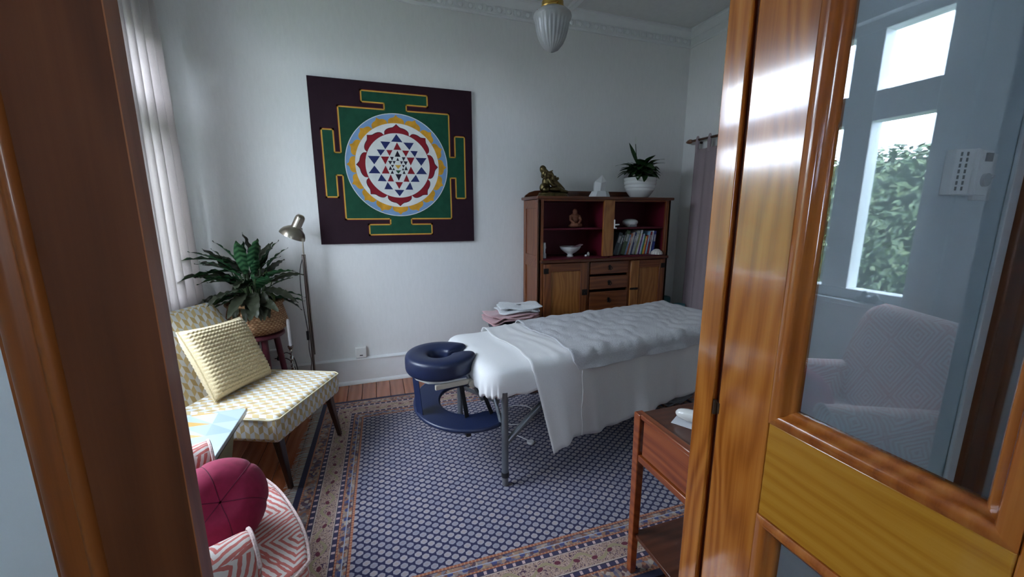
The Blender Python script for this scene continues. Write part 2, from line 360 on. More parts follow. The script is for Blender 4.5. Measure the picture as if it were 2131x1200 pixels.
# ------------------------------------------------------------------ doors (pair of glazed leaves opened into the hall)
A_=.68
def leaf_parts(root,T,width,edge_first,stile,bead,glass_w,Mst,Mrail,Mbead,th=.038,railz=(.818,1.012),near=False):
    # local frame: u along leaf from hinge edge, d depth into leaf (0 = visible face), z up
    f=lambda u,d,z:T@Vector((u,d,z))
    def bx(name,u0,u1,z0,z1,mt,d0=0,d1=th,bev=.003,par=root):
        p=[f(u0,d0,z0),f(u1,d0,z0),f(u1,d1,z0),f(u0,d1,z0),f(u0,d0,z1),f(u1,d0,z1),f(u1,d1,z1),f(u0,d1,z1)]
        return MB().hexa(p).done(name,mt,par,bevel=bev)
    H=2.115; u1=stile; u2=width-stile
    bx('stile',0,u1,.012,H,Mst); bx('stile',u2,width,.012,H,Mst)
    bx('bottom_rail',u1,u2,.012,.24,Mrail); bx('lock_rail',u1,u2,railz[0],railz[1],Mrail); bx('top_rail',u1,u2,1.99,H,Mrail)
    def beads(z0,z1):
        # bead runs: sloped rounded moulding from face to glass, mitred
        prof=[(0,-.002),(.25,-.006),(.5,-.004),(.62,.000),(.66,.005),(.9,.009),(1,.014),(1,.026),(0,.026)]
        c0=(u1,u2,z0,z1); c1=(u1+bead,u2-bead,z0+bead,z1-bead)
        sides=[((u1,z0),(u1,z1),(u1+bead,z0+bead),(u1+bead,z1-bead)),((u2,z0),(u2,z1),(u2-bead,z0+bead),(u2-bead,z1-bead)),
               ((u1,z0),(u2,z0),(u1+bead,z0+bead),(u2-bead,z0+bead)),((u1,z1),(u2,z1),(u1+bead,z1-bead),(u2-bead,z1-bead))]
        for a,b_,c,d in sides:
            V=[];n=len(prof)
            for (p,q) in ((a,c),(b_,d)):
                for k,dd in prof: V.append(f(p[0]+(q[0]-p[0])*k,dd,p[1]+(q[1]-p[1])*k))
            F=[(i,(i+1)%n,n+(i+1)%n,n+i) for i in range(n)]+[tuple(range(n)),tuple(range(2*n-1,n-1,-1))]
            MB().add(V,F).done('glazing_bead',Mbead,root,smooth=50)
    for z0,z1 in ((.24,railz[0]),(railz[1],1.99)):
        beads(z0,z1)
        bx('glass_pane',u1+bead-.006,u2-bead+.006,z0+bead-.006,z1-bead+.006,PANE,.0175,.0215,0)
# right leaf: plane x=.68, hinge edge at y=.612, runs towards -y
d1=thing('door_1','varnished timber glazed door leaf standing open on the right','door',(A_,.612,0),kind='structure')
leaf_parts(d1,Matrix(((0,1,0),(-1,0,0),(0,0,1))),.545,0,.117,.036,0,DOORW,DOORR,BEADW)
m=MB(); m.cyl((-.002,.006,.968),(-.002,.006,1.000),.004,n=12); m.box(-.001,.001,-.004,.004,.972,.996); m.done('hinge',mat('aged_hinge',(.06,.035,.02),.45,.6),d1)
# left side: wide moulded architrave on the hall face of the wall
ar=thing('door_frame','timber architrave darkened for hall shade, moulded edge on the left','door frame',(-.2625,.62,0),kind='structure')
MB().box(-.0965,0,-.031,-.001,0,2.27).done('flat_board',DOORD,ar)
MB().box(0,.0015,-.0312,-.001,0,2.27).done('lit_reveal_edge',wood('reveal_lit_timber',(.22,.07,.02),(.30,.10,.035),(.36,.14,.05),'Z',1,.4,.2,.6),ar)  # lighter skin on this face, reflected light put into the timber colour
MB().prism([(-.0965,-.001),(-.0965,-.031),(-.100,-.037),(-.106,-.039),(-.111,-.037),(-.113,-.033),(-.116,-.033),(-.122,-.037),(-.131,-.038),(-.139,-.035),(-.144,-.029),(-.1465,-.024),(-.148,-.024),(-.148,-.001)],lambda a,b_,d:(a,b_,d),0,2.27).done('outer_moulding',BEADD,ar,smooth=60)
MB().box(-.1505,-.148,-.016,-.001,0,2.27).done('shadow_joint',BLACK,ar)
MB().box(-.1545,-.1505,-.019,-.001,0,2.27).done('edge_bead',BEADD,ar,bevel=.001)
# door frame
jr=tag(MB().box(.678,JR,.6255,YF,0,DH).done('door_jamb',DOORW,bevel=.002),'varnished timber door jamb beside the open leaf','door frame',kind='structure')
tag(MB().box(.690,JR,.6125,.6255,0,DH).done('door_rebate',DARKGAP),'dark recessed rebate between jamb and open leaf','door frame',kind='structure')
tag(MB().box(JL-.03,JL,YH-.002,YF+.002,0,DH).done('door_lining',GLOSSW),'white painted lining behind the folded leaf','door frame',kind='structure')
tag(MB().box(JL,JR,YH,YF,DH-.03,DH).done('door_head',DOORW),'timber head of the door frame','door frame',kind='structure')
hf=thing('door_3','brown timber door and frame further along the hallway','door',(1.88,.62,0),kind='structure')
MB().box(-.20,-.03,-.028,-.001,0,2.2).done('architrave',DOORD,hf,bevel=.004)
MB().box(-.03,.70,-.02,-.001,0,2.05).done('door_leaf',DOORD,hf,bevel=.003); MB().box(.70,.85,-.028,-.001,0,2.2).done('architrave',DOORD,hf,bevel=.004); MB().box(-.03,.70,-.028,-.001,2.05,2.2).done('head_architrave',DOORD,hf,bevel=.004)
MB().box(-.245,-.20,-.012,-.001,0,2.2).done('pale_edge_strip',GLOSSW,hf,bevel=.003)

# ------------------------------------------------------------------ rug
def rugmat(hx,hy):
    m=mat('persian_rug',(.2,.2,.3),.9,spec=.15,sheen=.2); t=m.node_tree; x,y,z=sepxyz(t,coords(t))
    ex=(x.abs()*-1)+hx; ey=(y.abs()*-1)+hy; d=ex.min(ey)
    isx=ex<ey; al=(y*isx)+(x*isx.inv())
    # field: staggered boteh lattice
    px,py=.029,.039
    cx=(x/px+100); ci=(cx+.5).floor(); fx=cx-ci
    off=ci.fmod(2)*.5
    cyy=y/py+100+off; cj=(cyy+.5).floor(); fy=cyy-cj
    # diamond cells of a staggered grid
    a1=(fx.abs()+fy.abs()*2)
    cell=(a1<.80)
    soft=(fx*fx*1.2+fy*fy*4.8)<.58
    hsh=((ci*12.9+cj*78.2).sin()*43758.5).fract()
    n=noise(t,coords(t),300,2)
    grey=mixc(t,hsh,(.23,.23,.29),(.34,.31,.34))
    core=mixc(t,hsh,(.22,.20,.24),(.34,.27,.25))
    inner=(a1<.36)
    bot=mixc(t,inner*.7,grey,core)
    fieldc=mixc(t,cell*soft,(.020,.020,.065),bot)
    # border bands, d from the outer edge
    vor=node(t,'ShaderNodeTexVoronoi',Vector=coords(t),Scale=62.); 
    vs_=t.nodes.new('ShaderNodeSeparateColor'); t.links.new(vor.outputs['Color'],vs_.inputs[0])
    multi=ramp(t,vs_.outputs[0],[(0,(.03,.03,.08)),(.25,(.16,.07,.05)),(.42,(.36,.25,.16)),(.60,(.09,.09,.16)),(.78,(.40,.33,.27)),(.92,(.28,.12,.07))])
    per=((al*157).sin()*.5+.5)
    vor2=node(t,'ShaderNodeTexVoronoi',Vector=coords(t),Scale=44.,feature='DISTANCE_TO_EDGE')
    flo=ramp(t,noise(t,coords(t),85,3,.6,1.6).outputs['Fac'],[(0,(.03,.03,.07)),(.41,(.07,.03,.06)),(.45,(.40,.27,.22)),(.53,(.48,.35,.30)),(.58,(.30,.20,.11)),(.63,(.10,.04,.05)),(.70,(.05,.05,.11))])
    wave=(( (d-.163) - (al*40).sin()*.022 ).abs()<.007)
    creamc=mixc(t,wave,flo,(.30,.25,.15))
    flower=((al*40+1).sin().abs()*((d-.163-(al*20).sin()*.012)*60)._m('COSINE').max(0)>.86)
    creamc=mixc(t,flower,creamc,(.12,.02,.04))
    dots=mixc(t,(per>.80),(.035,.03,.075),(.50,.36,.36))
    pairs=mixc(t,(((al*105).sin()*((d-.254)*140)._m('COSINE'))>.35),multi,(.05,.06,.17))
    orange=mixc(t,((al*420).sin()>.5),(.32,.11,.06),(.42,.22,.13))
    dark=(.03,.02,.045)
    bands=[(.028,(.018,.018,.050)),(.036,orange),(.085,multi),(.092,orange),(.096,dark),(.112,dots),(.116,dark),(.121,(.45,.36,.32)),(.205,creamc),(.209,(.45,.36,.32)),(.212,dark),(.227,dots),(.230,dark),(.238,orange),(.2385,dark),(.258,pairs),(.262,(.33,.36,.45)),(.278,multi),(.281,dark),(.292,orange)]
    c=fieldc
    for lim,cc in reversed(bands): c=mixc(t,(d<lim),c,cc)
    setc(m,c); bump(m,n.outputs['Fac'],.35,.004); return m
RX0,RX1,RY0,RY1=-.463,2.16,1.06,3.010
hx,hy=(RX1-RX0)/2,(RY1-RY0)/2
rug=thing('rug','navy rug with rows of grey botehs and rust floral borders','rug',((RX0+RX1)/2,(RY0+RY1)/2,0),math.radians(-1.0))
MB().box(-hx,hx,-hy,hy,.001,.011).done('pile',rugmat(hx,hy),rug,smooth=0)
m=MB(); rr=random.Random(5)
for sgn in (-1,1):
    y=-hy
    while y<hy:
        L=rr.uniform(.045,.075); dy=rr.uniform(-.012,.012); w=rr.uniform(.002,.0045)
        x0=sgn*hx; x1=sgn*(hx+L)
        m.add([(x0,y,.008),(x0,y+w,.008),(x1,y+w+dy,.0025),(x1,y+dy,.0025),((x0+x1)/2,y+w+dy*.3,.009),((x0+x1)/2,y+dy*.3,.009)],[(0,1,4,5),(5,4,2,3)])
        y+=rr.uniform(.0035,.006)
tag(m.done('fringe',mat('fringe_wool',(.42,.42,.38),.95),rug,smooth=0),'pale woollen fringe',kind='stuff')

# ------------------------------------------------------------------ painting
PS=.6; PCX,PCZ=.1989,1.7675; PY=YB-.030
pt=thing('painting','square yantra painting with petal rings on green and plum ground','painting',(PCX,YB,PCZ-PS))
def layer(name,polys,mt,lv):
    m=MB(); dy=-.030-.0004*lv
    for P in polys: m.add([(x*PS,dy,(z+1)*PS) for x,z in P],[tuple(range(len(P)))])
    return m.done(name,mt,pt,smooth=0)
def pm(n,c,amt=.06): return speckle('paint_'+n,c,amt,18,.6,.1,.001,spec=.12)
PLUM=pm('plum',(.026,.011,.018)); GREEN=pm('green',(.012,.072,.040),.15); GOLD=pm('gold',(.62,.36,.06)); OXB=pm('oxblood',(.13,.012,.020)); SKYB=pm('blue',(.20,.34,.56)); OCH=pm('ochre',(.62,.31,.03),.2); RED=pm('red',(.25,.016,.026)); IVORY=pm('ivory',(.76,.78,.75)); NAVY=pm('navy',(.025,.035,.13)); INK=pm('ink',(.02,.015,.03)); TG=pm('deep_green',(.02,.08,.04))
MB().box(-PS,PS,-.030,-.001,0,2*PS).done('canvas',PLUM,pt,bevel=.002)
q=[(-.405,.887),(.405,.887),(.405,.756),(.136,.756),(.136,.681),(.681,.681),(.681,.136),(.754,.136),(.754,.405),(.886,.405)]
# build the gated square from one arm, four-fold
arm=[(-.681,.681),(-.136,.681),(-.136,.756),(-.405,.756),(-.405,.887),(.405,.887),(.405,.756),(.136,.756),(.136,.681)]
gate=[]
for k in range(4):
    for x,z in arm:
        for _ in range(k): x,z=z,-x
        gate.append((x,z))
def strokes(P,wd):
    out=[]
    for i in range(len(P)):
        (x0,z0),(x1,z1)=P[i],P[(i+1)%len(P)]; h=wd/2
        out.append([(min(x0,x1)-h,min(z0,z1)-h),(max(x0,x1)+h,min(z0,z1)-h),(max(x0,x1)+h,max(z0,z1)+h),(min(x0,x1)-h,max(z0,z1)+h)])
    return out
layer('oxblood_line',strokes(gate,.034),OXB,1)
layer('green_ground',[[(-.681,-.681),(.681,-.681),(.681,.681),(-.681,.681)]]+[[ ( (x,z),(z,-x),(-x,-z),(-z,x) )[k] for x,z in [(-.136,.68),(.136,.68),(.136,.757),(-.136,.757)]] for k in range(4)]+[[ ( (x,z),(z,-x),(-x,-z),(-z,x) )[k] for x,z in [(-.405,.756),(.405,.756),(.405,.887),(-.405,.887)]] for k in range(4)],GREEN,2)
gs=strokes(gate,.016); layer('gold_line',gs,GOLD,3)
def disc(r,n=96): return [(r*math.cos(2*PI*k/n),r*math.sin(2*PI*k/n)) for k in range(n)]
def petals(n,r0,r1,tip,per=28,grow=0):
    out=[]
    for k in range(n):
        c=2*PI*k/n; hw=PI/n*.97; P=[]
        for i in range(per+1):
            f=-1+2*i/per; s=abs(f)
            r=r0+(r1-r0)*(1-s**3.5)**.55+tip*max(0,1-s*3.2)**1.6+grow
            P.append((r*math.cos(c+f*hw),r*math.sin(c+f*hw)))
        for i in range(9): 
            f=1-2*i/8; P.append(((r0-.02)*math.cos(c+f*hw),(r0-.02)*math.sin(c+f*hw)))
        out.append(P)
    return out
layer('pale_rim',[disc(.646)],IVORY,4); layer('blue_disc',[disc(.638)],SKYB,5)
layer('petal_gold_edge',petals(16,.53,.592,.034,grow=.004),GOLD,6)  # slightly larger gold petals behind, edging the ochre ones
for P in petals(16,.53,.592,.034): layer('ochre_petal',[P],OCH,7)
layer('white_ring',[disc(.526)],IVORY,8)
layer('petal_outline',petals(8,.408,.472,.040,grow=.005),INK,9)
for P in petals(8,.408,.470,.040): layer('red_petal',[P],RED,10)
layer('rose_rim',[disc(.412)],RED,11)
layer('white_disc',[disc(.404)],IVORY,12)
TRI=[
[[(-0.004,0.394),(-0.073,0.298),(0.069,0.297)],[(-0.206,0.295),(-0.084,0.293),(-0.151,0.199)],[(0.077,0.295),(0.211,0.296),(0.152,0.205)],[(-0.256,0.194),(-0.154,0.194),(-0.214,0.119)],[(0.161,0.195),(0.257,0.195),(0.217,0.119)],[(-0.37,0.111),(-0.221,0.113),(-0.297,0.009)],[(0.223,0.111),(0.369,0.112),(0.295,0.011)],[(-0.296,-0.006),(-0.373,-0.104),(-0.227,-0.102)],[(0.297,-0.002),(0.224,-0.097),(0.368,-0.095)],[(-0.218,-0.11),(-0.267,-0.198),(-0.156,-0.199)],[(0.219,-0.106),(0.147,-0.198),(0.265,-0.197)],[(-0.146,-0.207),(-0.191,-0.3),(-0.081,-0.3)],[(0.141,-0.204),(0.076,-0.301),(0.176,-0.3)],[(-0.065,-0.304),(0.061,-0.306),(-0.002,-0.388)]],
[[(-0.002,0.293),(-0.05,0.199),(0.049,0.2)],[(-0.14,0.192),(-0.062,0.194),(-0.103,0.12)],[(0.059,0.194),(0.147,0.196),(0.102,0.118)],[(-0.211,0.109),(-0.108,0.112),(-0.16,0.012)],[(0.111,0.11),(0.212,0.112),(0.159,0.01)],[(-0.159,-0.001),(-0.212,-0.102),(-0.114,-0.1)],[(0.159,-0.002),(0.111,-0.098),(0.21,-0.098)],[(-0.102,-0.108),(-0.144,-0.199),(-0.065,-0.199)],[(0.1,-0.107),(0.056,-0.198),(0.134,-0.199)],[(-0.049,-0.204),(0.049,-0.205),(-0.003,-0.294)]],
[[(-0.001,0.192),(-0.04,0.114),(0.034,0.115)],[(-0.098,0.11),(-0.051,0.11),(-0.075,0.062)],[(0.049,0.112),(0.097,0.112),(0.069,0.061)],[(-0.125,0.06),(-0.072,0.059),(-0.099,0.012)],[(0.067,0.061),(0.123,0.06),(0.095,0.01)],[(-0.003,0.104),(-0.022,0.064),(0.015,0.064)],[(-0.068,0.058),(-0.029,0.059),(-0.053,0.017)],[(0.025,0.06),(0.063,0.059),(0.041,0.019)],[(-0.1,-0.003),(-0.123,-0.054),(-0.078,-0.054)],[(0.097,0.002),(0.076,-0.051),(0.118,-0.052)],[(-0.093,0.009),(-0.052,0.011),(-0.072,-0.025)],[(0.046,0.013),(0.085,0.012),(0.063,-0.022)],[(-0.06,-0.026),(-0.08,-0.056),(-0.043,-0.055)],[(0.058,-0.024),(0.043,-0.054),(0.074,-0.053)],[(-0.078,-0.058),(-0.103,-0.102),(-0.06,-0.102)],[(0.071,-0.056),(0.049,-0.1),(0.088,-0.1)],[(-0.042,-0.105),(0.038,-0.104),(-0.003,-0.189)]],
[[(-0.037,-0.057),(0.034,-0.056),(-0.004,-0.099)]],
[[(-0.042,0.009),(0.038,0.011),(-0.003,-0.041)]]]
for row,nm,mt in zip(TRI,('navy_triangle','red_triangle','ink_triangle','green_triangle','gold_triangle'),(NAVY,RED,INK,TG,GOLD)):
    for T3 in row: layer(nm,[T3],mt,13)

# ------------------------------------------------------------------ cabinet (dresser)
CABW=wood('cabinet_timber',(.12,.030,.009),(.20,.060,.017),(.28,.098,.028),'Z',1,.35,.3,.8)
CABX=wood('cabinet_rail_timber',(.12,.030,.009),(.185,.053,.016),(.26,.088,.026),'X',1,.35,.3,.8)
CABL=wood('pale_panel_timber',(.23,.075,.015),(.35,.135,.030),(.44,.185,.048),'Z',1,.35,.35,1.3)
CABT=wood('cabinet_top_timber',(.055,.015,.006),(.10,.028,.010),(.15,.045,.016),'X',1,.3,.3,.8)
MAROON=speckle('maroon_lining',(.115,.004,.016),.1,10,.5,.05)
IRON=mat('dark_iron',(.035,.03,.028),.4,.8)
CX0,CX1,CF,CB=1.257,2.553,3.02,3.37
cab=thing('dresser_cabinet','tall timber dresser with open maroon shelves above doors and drawers','cabinet',((CX0+CX1)/2,(CF+CB)/2,0))
OX,OY=(CX0+CX1)/2,(CF+CB)/2
def cb(n,x0,x1,y0,y1,z0,z1,mt,par=cab,bev=.002): return MB().box(x0-OX,x1-OX,y0-OY,y1-OY,z0,z1).done(n,mt,par,bevel=bev)
for sx in (0,1):
    xa,xb=(CX0,CX0+.02) if sx==0 else (CX1-.02,CX1)
    xi0,xi1=(xa+.008,xb) if sx==0 else (xa,xb-.008)
    cb('side_panel',xi0,xi1,CF+.04,CB-.04,.10,1.51,CABW)
    cb('side_stile',xa,xb,CF+.0,CF+.055,0,1.51,CABW); cb('side_stile',xa,xb,CB-.05,CB,0,1.51,CABW)
    for z0,z1 in ((.04,.11),(.95,1.05),(1.44,1.51)): cb('side_rail',xa,xb,CF+.055,CB-.05,z0,z1,CABX)
cb('back_panel',CX0+.02,CX1-.02,CB-.012,CB,.05,1.5,MAROON)
# face frame
cb('front_stile',CX0,1.300,CF-.0,CF+.022,0,1.512,CABW); cb('front_stile',2.505,CX1,CF,CF+.022,0,1.512,CABW)
tag(cb('centre_stile',1.862,1.965,CF-.004,CF+.02,1.03,1.512,CABL),'paler timber upright between the shelf bays')
cb('top_rail',1.300,2.505,CF,CF+.02,1.500,1.515,CABX)
# top board with rounded edge and upstand with curved ends
MB().prism([(CX0-.022-OX,CB+.005-OY),(CX0-.022-OX,CF-.02-OY),(CX1+.022-OX,CF-.02-OY),(CX1+.022-OX,CB+.005-OY)],lambda a,b_,d:(a,b_,d),1.513,1.537).done('top_board',CABT,cab,bevel=.007,seg=3)
up=[(CX0,1.535),(CX0+.01,1.555),(CX0+.05,1.583),(CX0+.10,1.597),(CX0+.15,1.600),(CX1-.15,1.600),(CX1-.10,1.597),(CX1-.05,1.583),(CX1-.01,1.555),(CX1,1.535)]
MB().prism([(x-OX,z) for x,z in up],lambda a,z,d:(a,d,z),CB-.018-OY,CB-OY).done('upstand',CABT,cab,bevel=.002)
# shelves lined in maroon
for x0,x1 in ((1.30,1.89),(1.94,2.51)):
    tag(cb('shelf',x0,x1,CF+.03,CB-.012,1.262,1.276,MAROON),'thin maroon shelf')
    cb('bay_floor',x0,x1,CF-.0,CB-.012,1.012,1.026,MAROON); cb('bay_ceiling',x0,x1,CF+.02,CB-.012,1.498,1.508,MAROON)
cb('bay_divider',1.895,1.932,CF+.016,CB-.012,1.012,1.508,MAROON)
cb('bay_lining',CX0+.021,CX0+.024,CF+.022,CB-.012,1.012,1.508,MAROON); cb('bay_lining',CX1-.024,CX1-.021,CF+.022,CB-.012,1.012,1.508,MAROON)
# bowed ledge
led=[(CX0+.012,CF+.02),(CX0+.012,CF-.035)]+[(CX0+.012+(CX1-CX0-.024)*k/14,CF-.035-.012*math.sin(PI*k/14)) for k in range(1,14)]+[(CX1-.012,CF-.035),(CX1-.012,CF+.02)]
MB().prism([(x-OX,y-OY) for x,y in led],lambda a,b_,d:(a,b_,d),.992,1.016).done('ledge',CABT,cab,bevel=.006,seg=3)
# lower face frame
cb('post',1.706,1.738,CF-.004,CF+.02,.08,.992,CABW); cb('post',2.126,2.148,CF-.004,CF+.02,.08,.992,CABW)
cb('base_rail',1.300,2.505,CF-.004,CF+.02,.05,.12,CABX); cb('carcass_floor',1.28,2.53,CF+.02,CB-.012,.09,.11,CABX)
# doors
def cdoor(x0,x1,pm0,pm1,pale):
    d=cb('cabinet_door',x0,x1,CF-.008,CF-.001,.125,.986,CABW)
    def sb(n,a,b_,z0,z1,mt,y0=CF-.024,y1=CF-.008): return MB().box(a-OX,b_-OX,y0-OY,y1-OY,z0,z1).done(n,mt,d,bevel=.002)
    sb('door_stile',x0,pm0,.125,.986,CABL if pale else CABW); sb('door_stile',pm1,x1,.125,.986,CABW)
    sb('door_rail',pm0,pm1,.918,.986,CABX); sb('door_rail',pm0,pm1,.125,.21,CABX)
    tag(sb('door_panel',pm0,pm1,.21,.918,CABL,CF-.014),'paler figured timber panel')
    return d,sb
dl,sbl=cdoor(1.302,1.704,1.366,1.640,False)
dr,sbr=cdoor(2.150,2.503,2.232,2.455,True)
def latch(par,x,z,w=.045,h=.028):
    m=MB().box(x-w/2-OX,x+w/2-OX,CF-.030-OY,CF-.024-OY,z-h/2,z+h/2); m.cyl((x-OX,CF-.03-OY,z),(x-OX,CF-.045-OY,z),.009,.007,n=12); m.done('latch',IRON,par,bevel=.002)
latch(dl,1.683,.727,.05,.05); latch(dr,2.185,.727,.085,.018)
for par,x in ((dl,1.318),(dr,2.49)):
    for z in (.927,.25): MB().box(x-.022-OX,x+.022-OX,CF-.028-OY,CF-.023-OY,z-.022,z+.022).done('hinge',IRON,par,bevel=.002)
# drawers
for z0,z1,pz in ((.876,.986,.932),(.742,.856,.797),(.545,.718,.640),(.34,.525,.44),(.125,.32,.23)):
    d=cb('drawer',1.741,2.123,CF-.016,CF-.001,z0,z1,CABX,bev=.004)
    m=MB().box(1.930-.010-OX,1.930+.010-OX,CF-.020-OY,CF-.0155-OY,pz-.022,pz+.022); m.tube([(1.93-.014-OX,CF-.02-OY,pz+.01),(1.93-.016-OX,CF-.036-OY,pz-.008),(1.93-OX,CF-.040-OY,pz-.02),(1.93+.016-OX,CF-.036-OY,pz-.008),(1.93+.014-OX,CF-.02-OY,pz+.01)],.0035,8)
    m.done('drop_handle',IRON,d)
m=MB(); m.cyl((1.967-OX,CF-.006-OY,1.30),(2.01-OX,CF-.012-OY,1.303),.007,.006,n=12); m.cyl((1.967-OX,CF-.006-OY,1.268),(1.967-OX,CF-.006-OY,1.345),.006,n=10); m.cyl((1.967-OX,CF-.006-OY,1.275),(1.985-OX,CF-.012-OY,1.272),.006,n=10)
tag(m.done('catch',WHITEP,cab),'small white catch on the upright')

# books
BK=[(2.003,.036,.205,17,(.055,.075,.085),'slate grey book at the upright end of the row'),(2.046,.020,.185,17,(.14,.18,.18),'grey book with pale lettered spine'),(2.072,.014,.215,16,(.02,.025,.02),'thin black book'),
(2.090,.038,.222,15,(.075,.125,.065),'wide moss green book'),(2.134,.016,.185,15,(.20,.30,.46),'pale blue book with an orange foot'),(2.154,.016,.195,15,(.42,.12,.05),'rust orange book'),(2.174,.018,.205,14,(.52,.50,.47),'cream-grey book beside the rust one'),(2.196,.016,.205,14,(.045,.06,.16),'dark navy book in the middle of the row'),
(2.216,.030,.218,14,(.36,.38,.36),'thick light grey book'),(2.250,.013,.19,13,(.30,.30,.12),'olive paperback'),(2.267,.015,.225,13,(.62,.63,.64),'tall white book'),(2.286,.013,.18,13,(.14,.05,.22),'thin purple book'),(2.303,.015,.19,12,(.50,.62,.74),'icy blue book'),(2.322,.013,.17,12,(.04,.20,.14),'bottle green paperback'),
(2.339,.016,.165,11,(.75,.45,.06),'bright yellow paperback'),(2.358,.012,.175,11,(.45,.05,.04),'thin scarlet book'),(2.374,.014,.21,10,(.30,.52,.72),'sky blue book'),(2.392,.020,.205,9,(.25,.02,.03),'crimson hardback'),(2.416,.014,.215,8,(.60,.62,.70),'pale lilac book'),(2.434,.028,.210,6,(.03,.05,.22),'royal blue patterned book at the far right')]
PAGE=mat('paper_pages',(.62,.58,.50),.8)
bx_=2.003
for bi,(x,w,h,tl,c,lab) in enumerate(BK):
    x=bx_; nb_=BK[min(bi+1,len(BK)-1)]; tn=math.tan(math.radians(tl)); bx_+=w/math.cos(math.radians(tl))+max(0,min(h,nb_[2])*(tn-math.tan(math.radians(nb_[3]))))+.0006
    bk=thing('book',lab+' in the cabinet','book',(x,CF+.055,1.0275),group='books in the right shelf bay'); bk.rotation_euler=(0,math.radians(tl),0)
    cm=speckle('book_cover',c,.2,60,.45,.05); D=.135
    m=MB(); m.box(0,.002,0,D,0,h); m.box(w-.002,w,0,D,0,h); m.prism([(0,0),(w*.3,-.003),(w*.7,-.003),(w,0),(w,.002),(0,.002)],lambda a,b_,d:(a,b_,d),0,h)
    z=w*math.sin(math.radians(tl)); bk.location.z+=z
    m.done('cover',cm,bk); MB().box(.002,w-.002,.003,D-.004,.003,h-.003).done('pages',PAGE,bk,smooth=0)
    if w>.013: MB().box(w*.2,w*.8,-.0042,-.003,h*.55,h*.85).done('spine_title',speckle('spine_print',tuple(min(.8,k*.4+.35) for k in c),.5,120,.5,0),bk,smooth=0)

# things on the shelves
TERRA=speckle('terracotta',(.20,.07,.035),.15,40,.7)
def blob(name,parts,mt,parent=None,vox=.004,loc=(0,0,0),rz=0,smooth=True):
    m=MB()
    for p in parts:
        if p[0]=='e': m.ell(p[1],p[2],10,14,R=Matrix.Rotation(p[3] if len(p)>3 else 0,3,'Y'))
        else: m.tube(p[1],p[2],10)
    o=m.done(name,mt,parent,smooth=180,loc=loc); o.rotation_euler=(0,0,rz)
    r=o.modifiers.new('fuse','REMESH'); r.mode='VOXEL'; r.voxel_size=vox; r.use_smooth_shade=True
    s=o.modifiers.new('soft','SMOOTH'); s.factor=.5; s.iterations=2
    return o
f=blob('figurine',[('e',(0,0,.018),(.055,.045,.018)),('e',(0,.005,.065),(.036,.03,.045)),('e',(0,0,.100),(.044,.026,.024)),('e',(0,-.003,.137),(.021,.021,.026)),('t',[(.04,0,.105),(.05,-.02,.065),(.02,-.042,.04)],[.014,.012,.010]),('t',[(-.04,0,.105),(-.05,-.02,.065),(-.02,-.042,.04)],[.014,.012,.010]),('t',[(-.05,-.02,.022),(.0,-.05,.024),(.05,-.02,.022)],[.018,.018,.018])],TERRA,vox=.0045,loc=(1.645,3.14,1.2765))
tag(f,'small terracotta seated figurine on the left upper shelf','figurine')
PORC=mat('white_porcelain',(.74,.76,.75),.2,coat=.3)
bo=thing('footed_bowl','white footed bowl with cards on the left lower shelf','bowl',(1.603,3.13,1.0265))
prof=[(.028,0),(.030,.006),(.022,.014),(.024,.024),(.055,.042),(.082,.066),(.094,.088),(.091,.088),(.076,.066),(.05,.046),(.004,.038)]
MB().lathe(prof,36).done('bowl_body',PORC,bo,smooth=60)
for k,(a,zz) in enumerate(((.45,.0),(.30,.012))):
    R_=Matrix.Translation((.055,0,.075+zz))@Matrix.Rotation(-a,4,'Y')
    MB().box(-.035,.06,-.028,.028,0,.0012,T=R_).done('card',[mat('card_white',(.7,.68,.66),.5),mat('card_pink',(.35,.2,.22),.5)][k],bo,smooth=0)
for k,(x,y,lab) in enumerate(((1.745,3.10,'tiny white tealight nearer the footed bowl'),(1.778,3.12,'tiny taller white ornament beside the red partition'))):
    m=MB(); m.lathe([(.010,0),(.012,.004),(.012,.012+.012*k),(.009,.016+.016*k),(.003,.018+.018*k)],16); tag(m.done('tealight' if k==0 else 'white_ornament',WHITEP,loc=(x,y,1.0265)),lab,'tealight' if k==0 else 'ornament')
m=MB(); m.lathe([(.017,0),(.019,.004),(.019,.035),(.012,.045),(.012,.075),(.017,.085),(.013,.130),(.002,.134)],20); tag(m.done('white_vase',PORC,loc=(1.338,3.09,1.0265)),'slim white vase at the left end of the lower shelf','vase')
m=MB(); m.lathe([(.030,0),(.034,.004),(.060,.020),(.071,.040),(.066,.056),(.045,.068),(.012,.073),(.001,.073)],36)
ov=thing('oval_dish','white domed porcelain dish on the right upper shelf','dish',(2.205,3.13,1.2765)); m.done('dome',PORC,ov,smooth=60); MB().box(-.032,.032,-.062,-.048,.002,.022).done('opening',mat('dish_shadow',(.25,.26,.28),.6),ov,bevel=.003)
def shellr(q,z): return 1+.05*math.cos(14*q)
m=MB(); m.lathe([(.050,0),(.052,.008),(.046,.024),(.030,.040),(.012,.048),(.001,.049)],56,rf=shellr); tag(m.done('sea_shell',speckle('shell',(.66,.63,.58),.1,60,.5),loc=(2.452,3.045,1.0265)),'ribbed white shell in front of the books','shell')

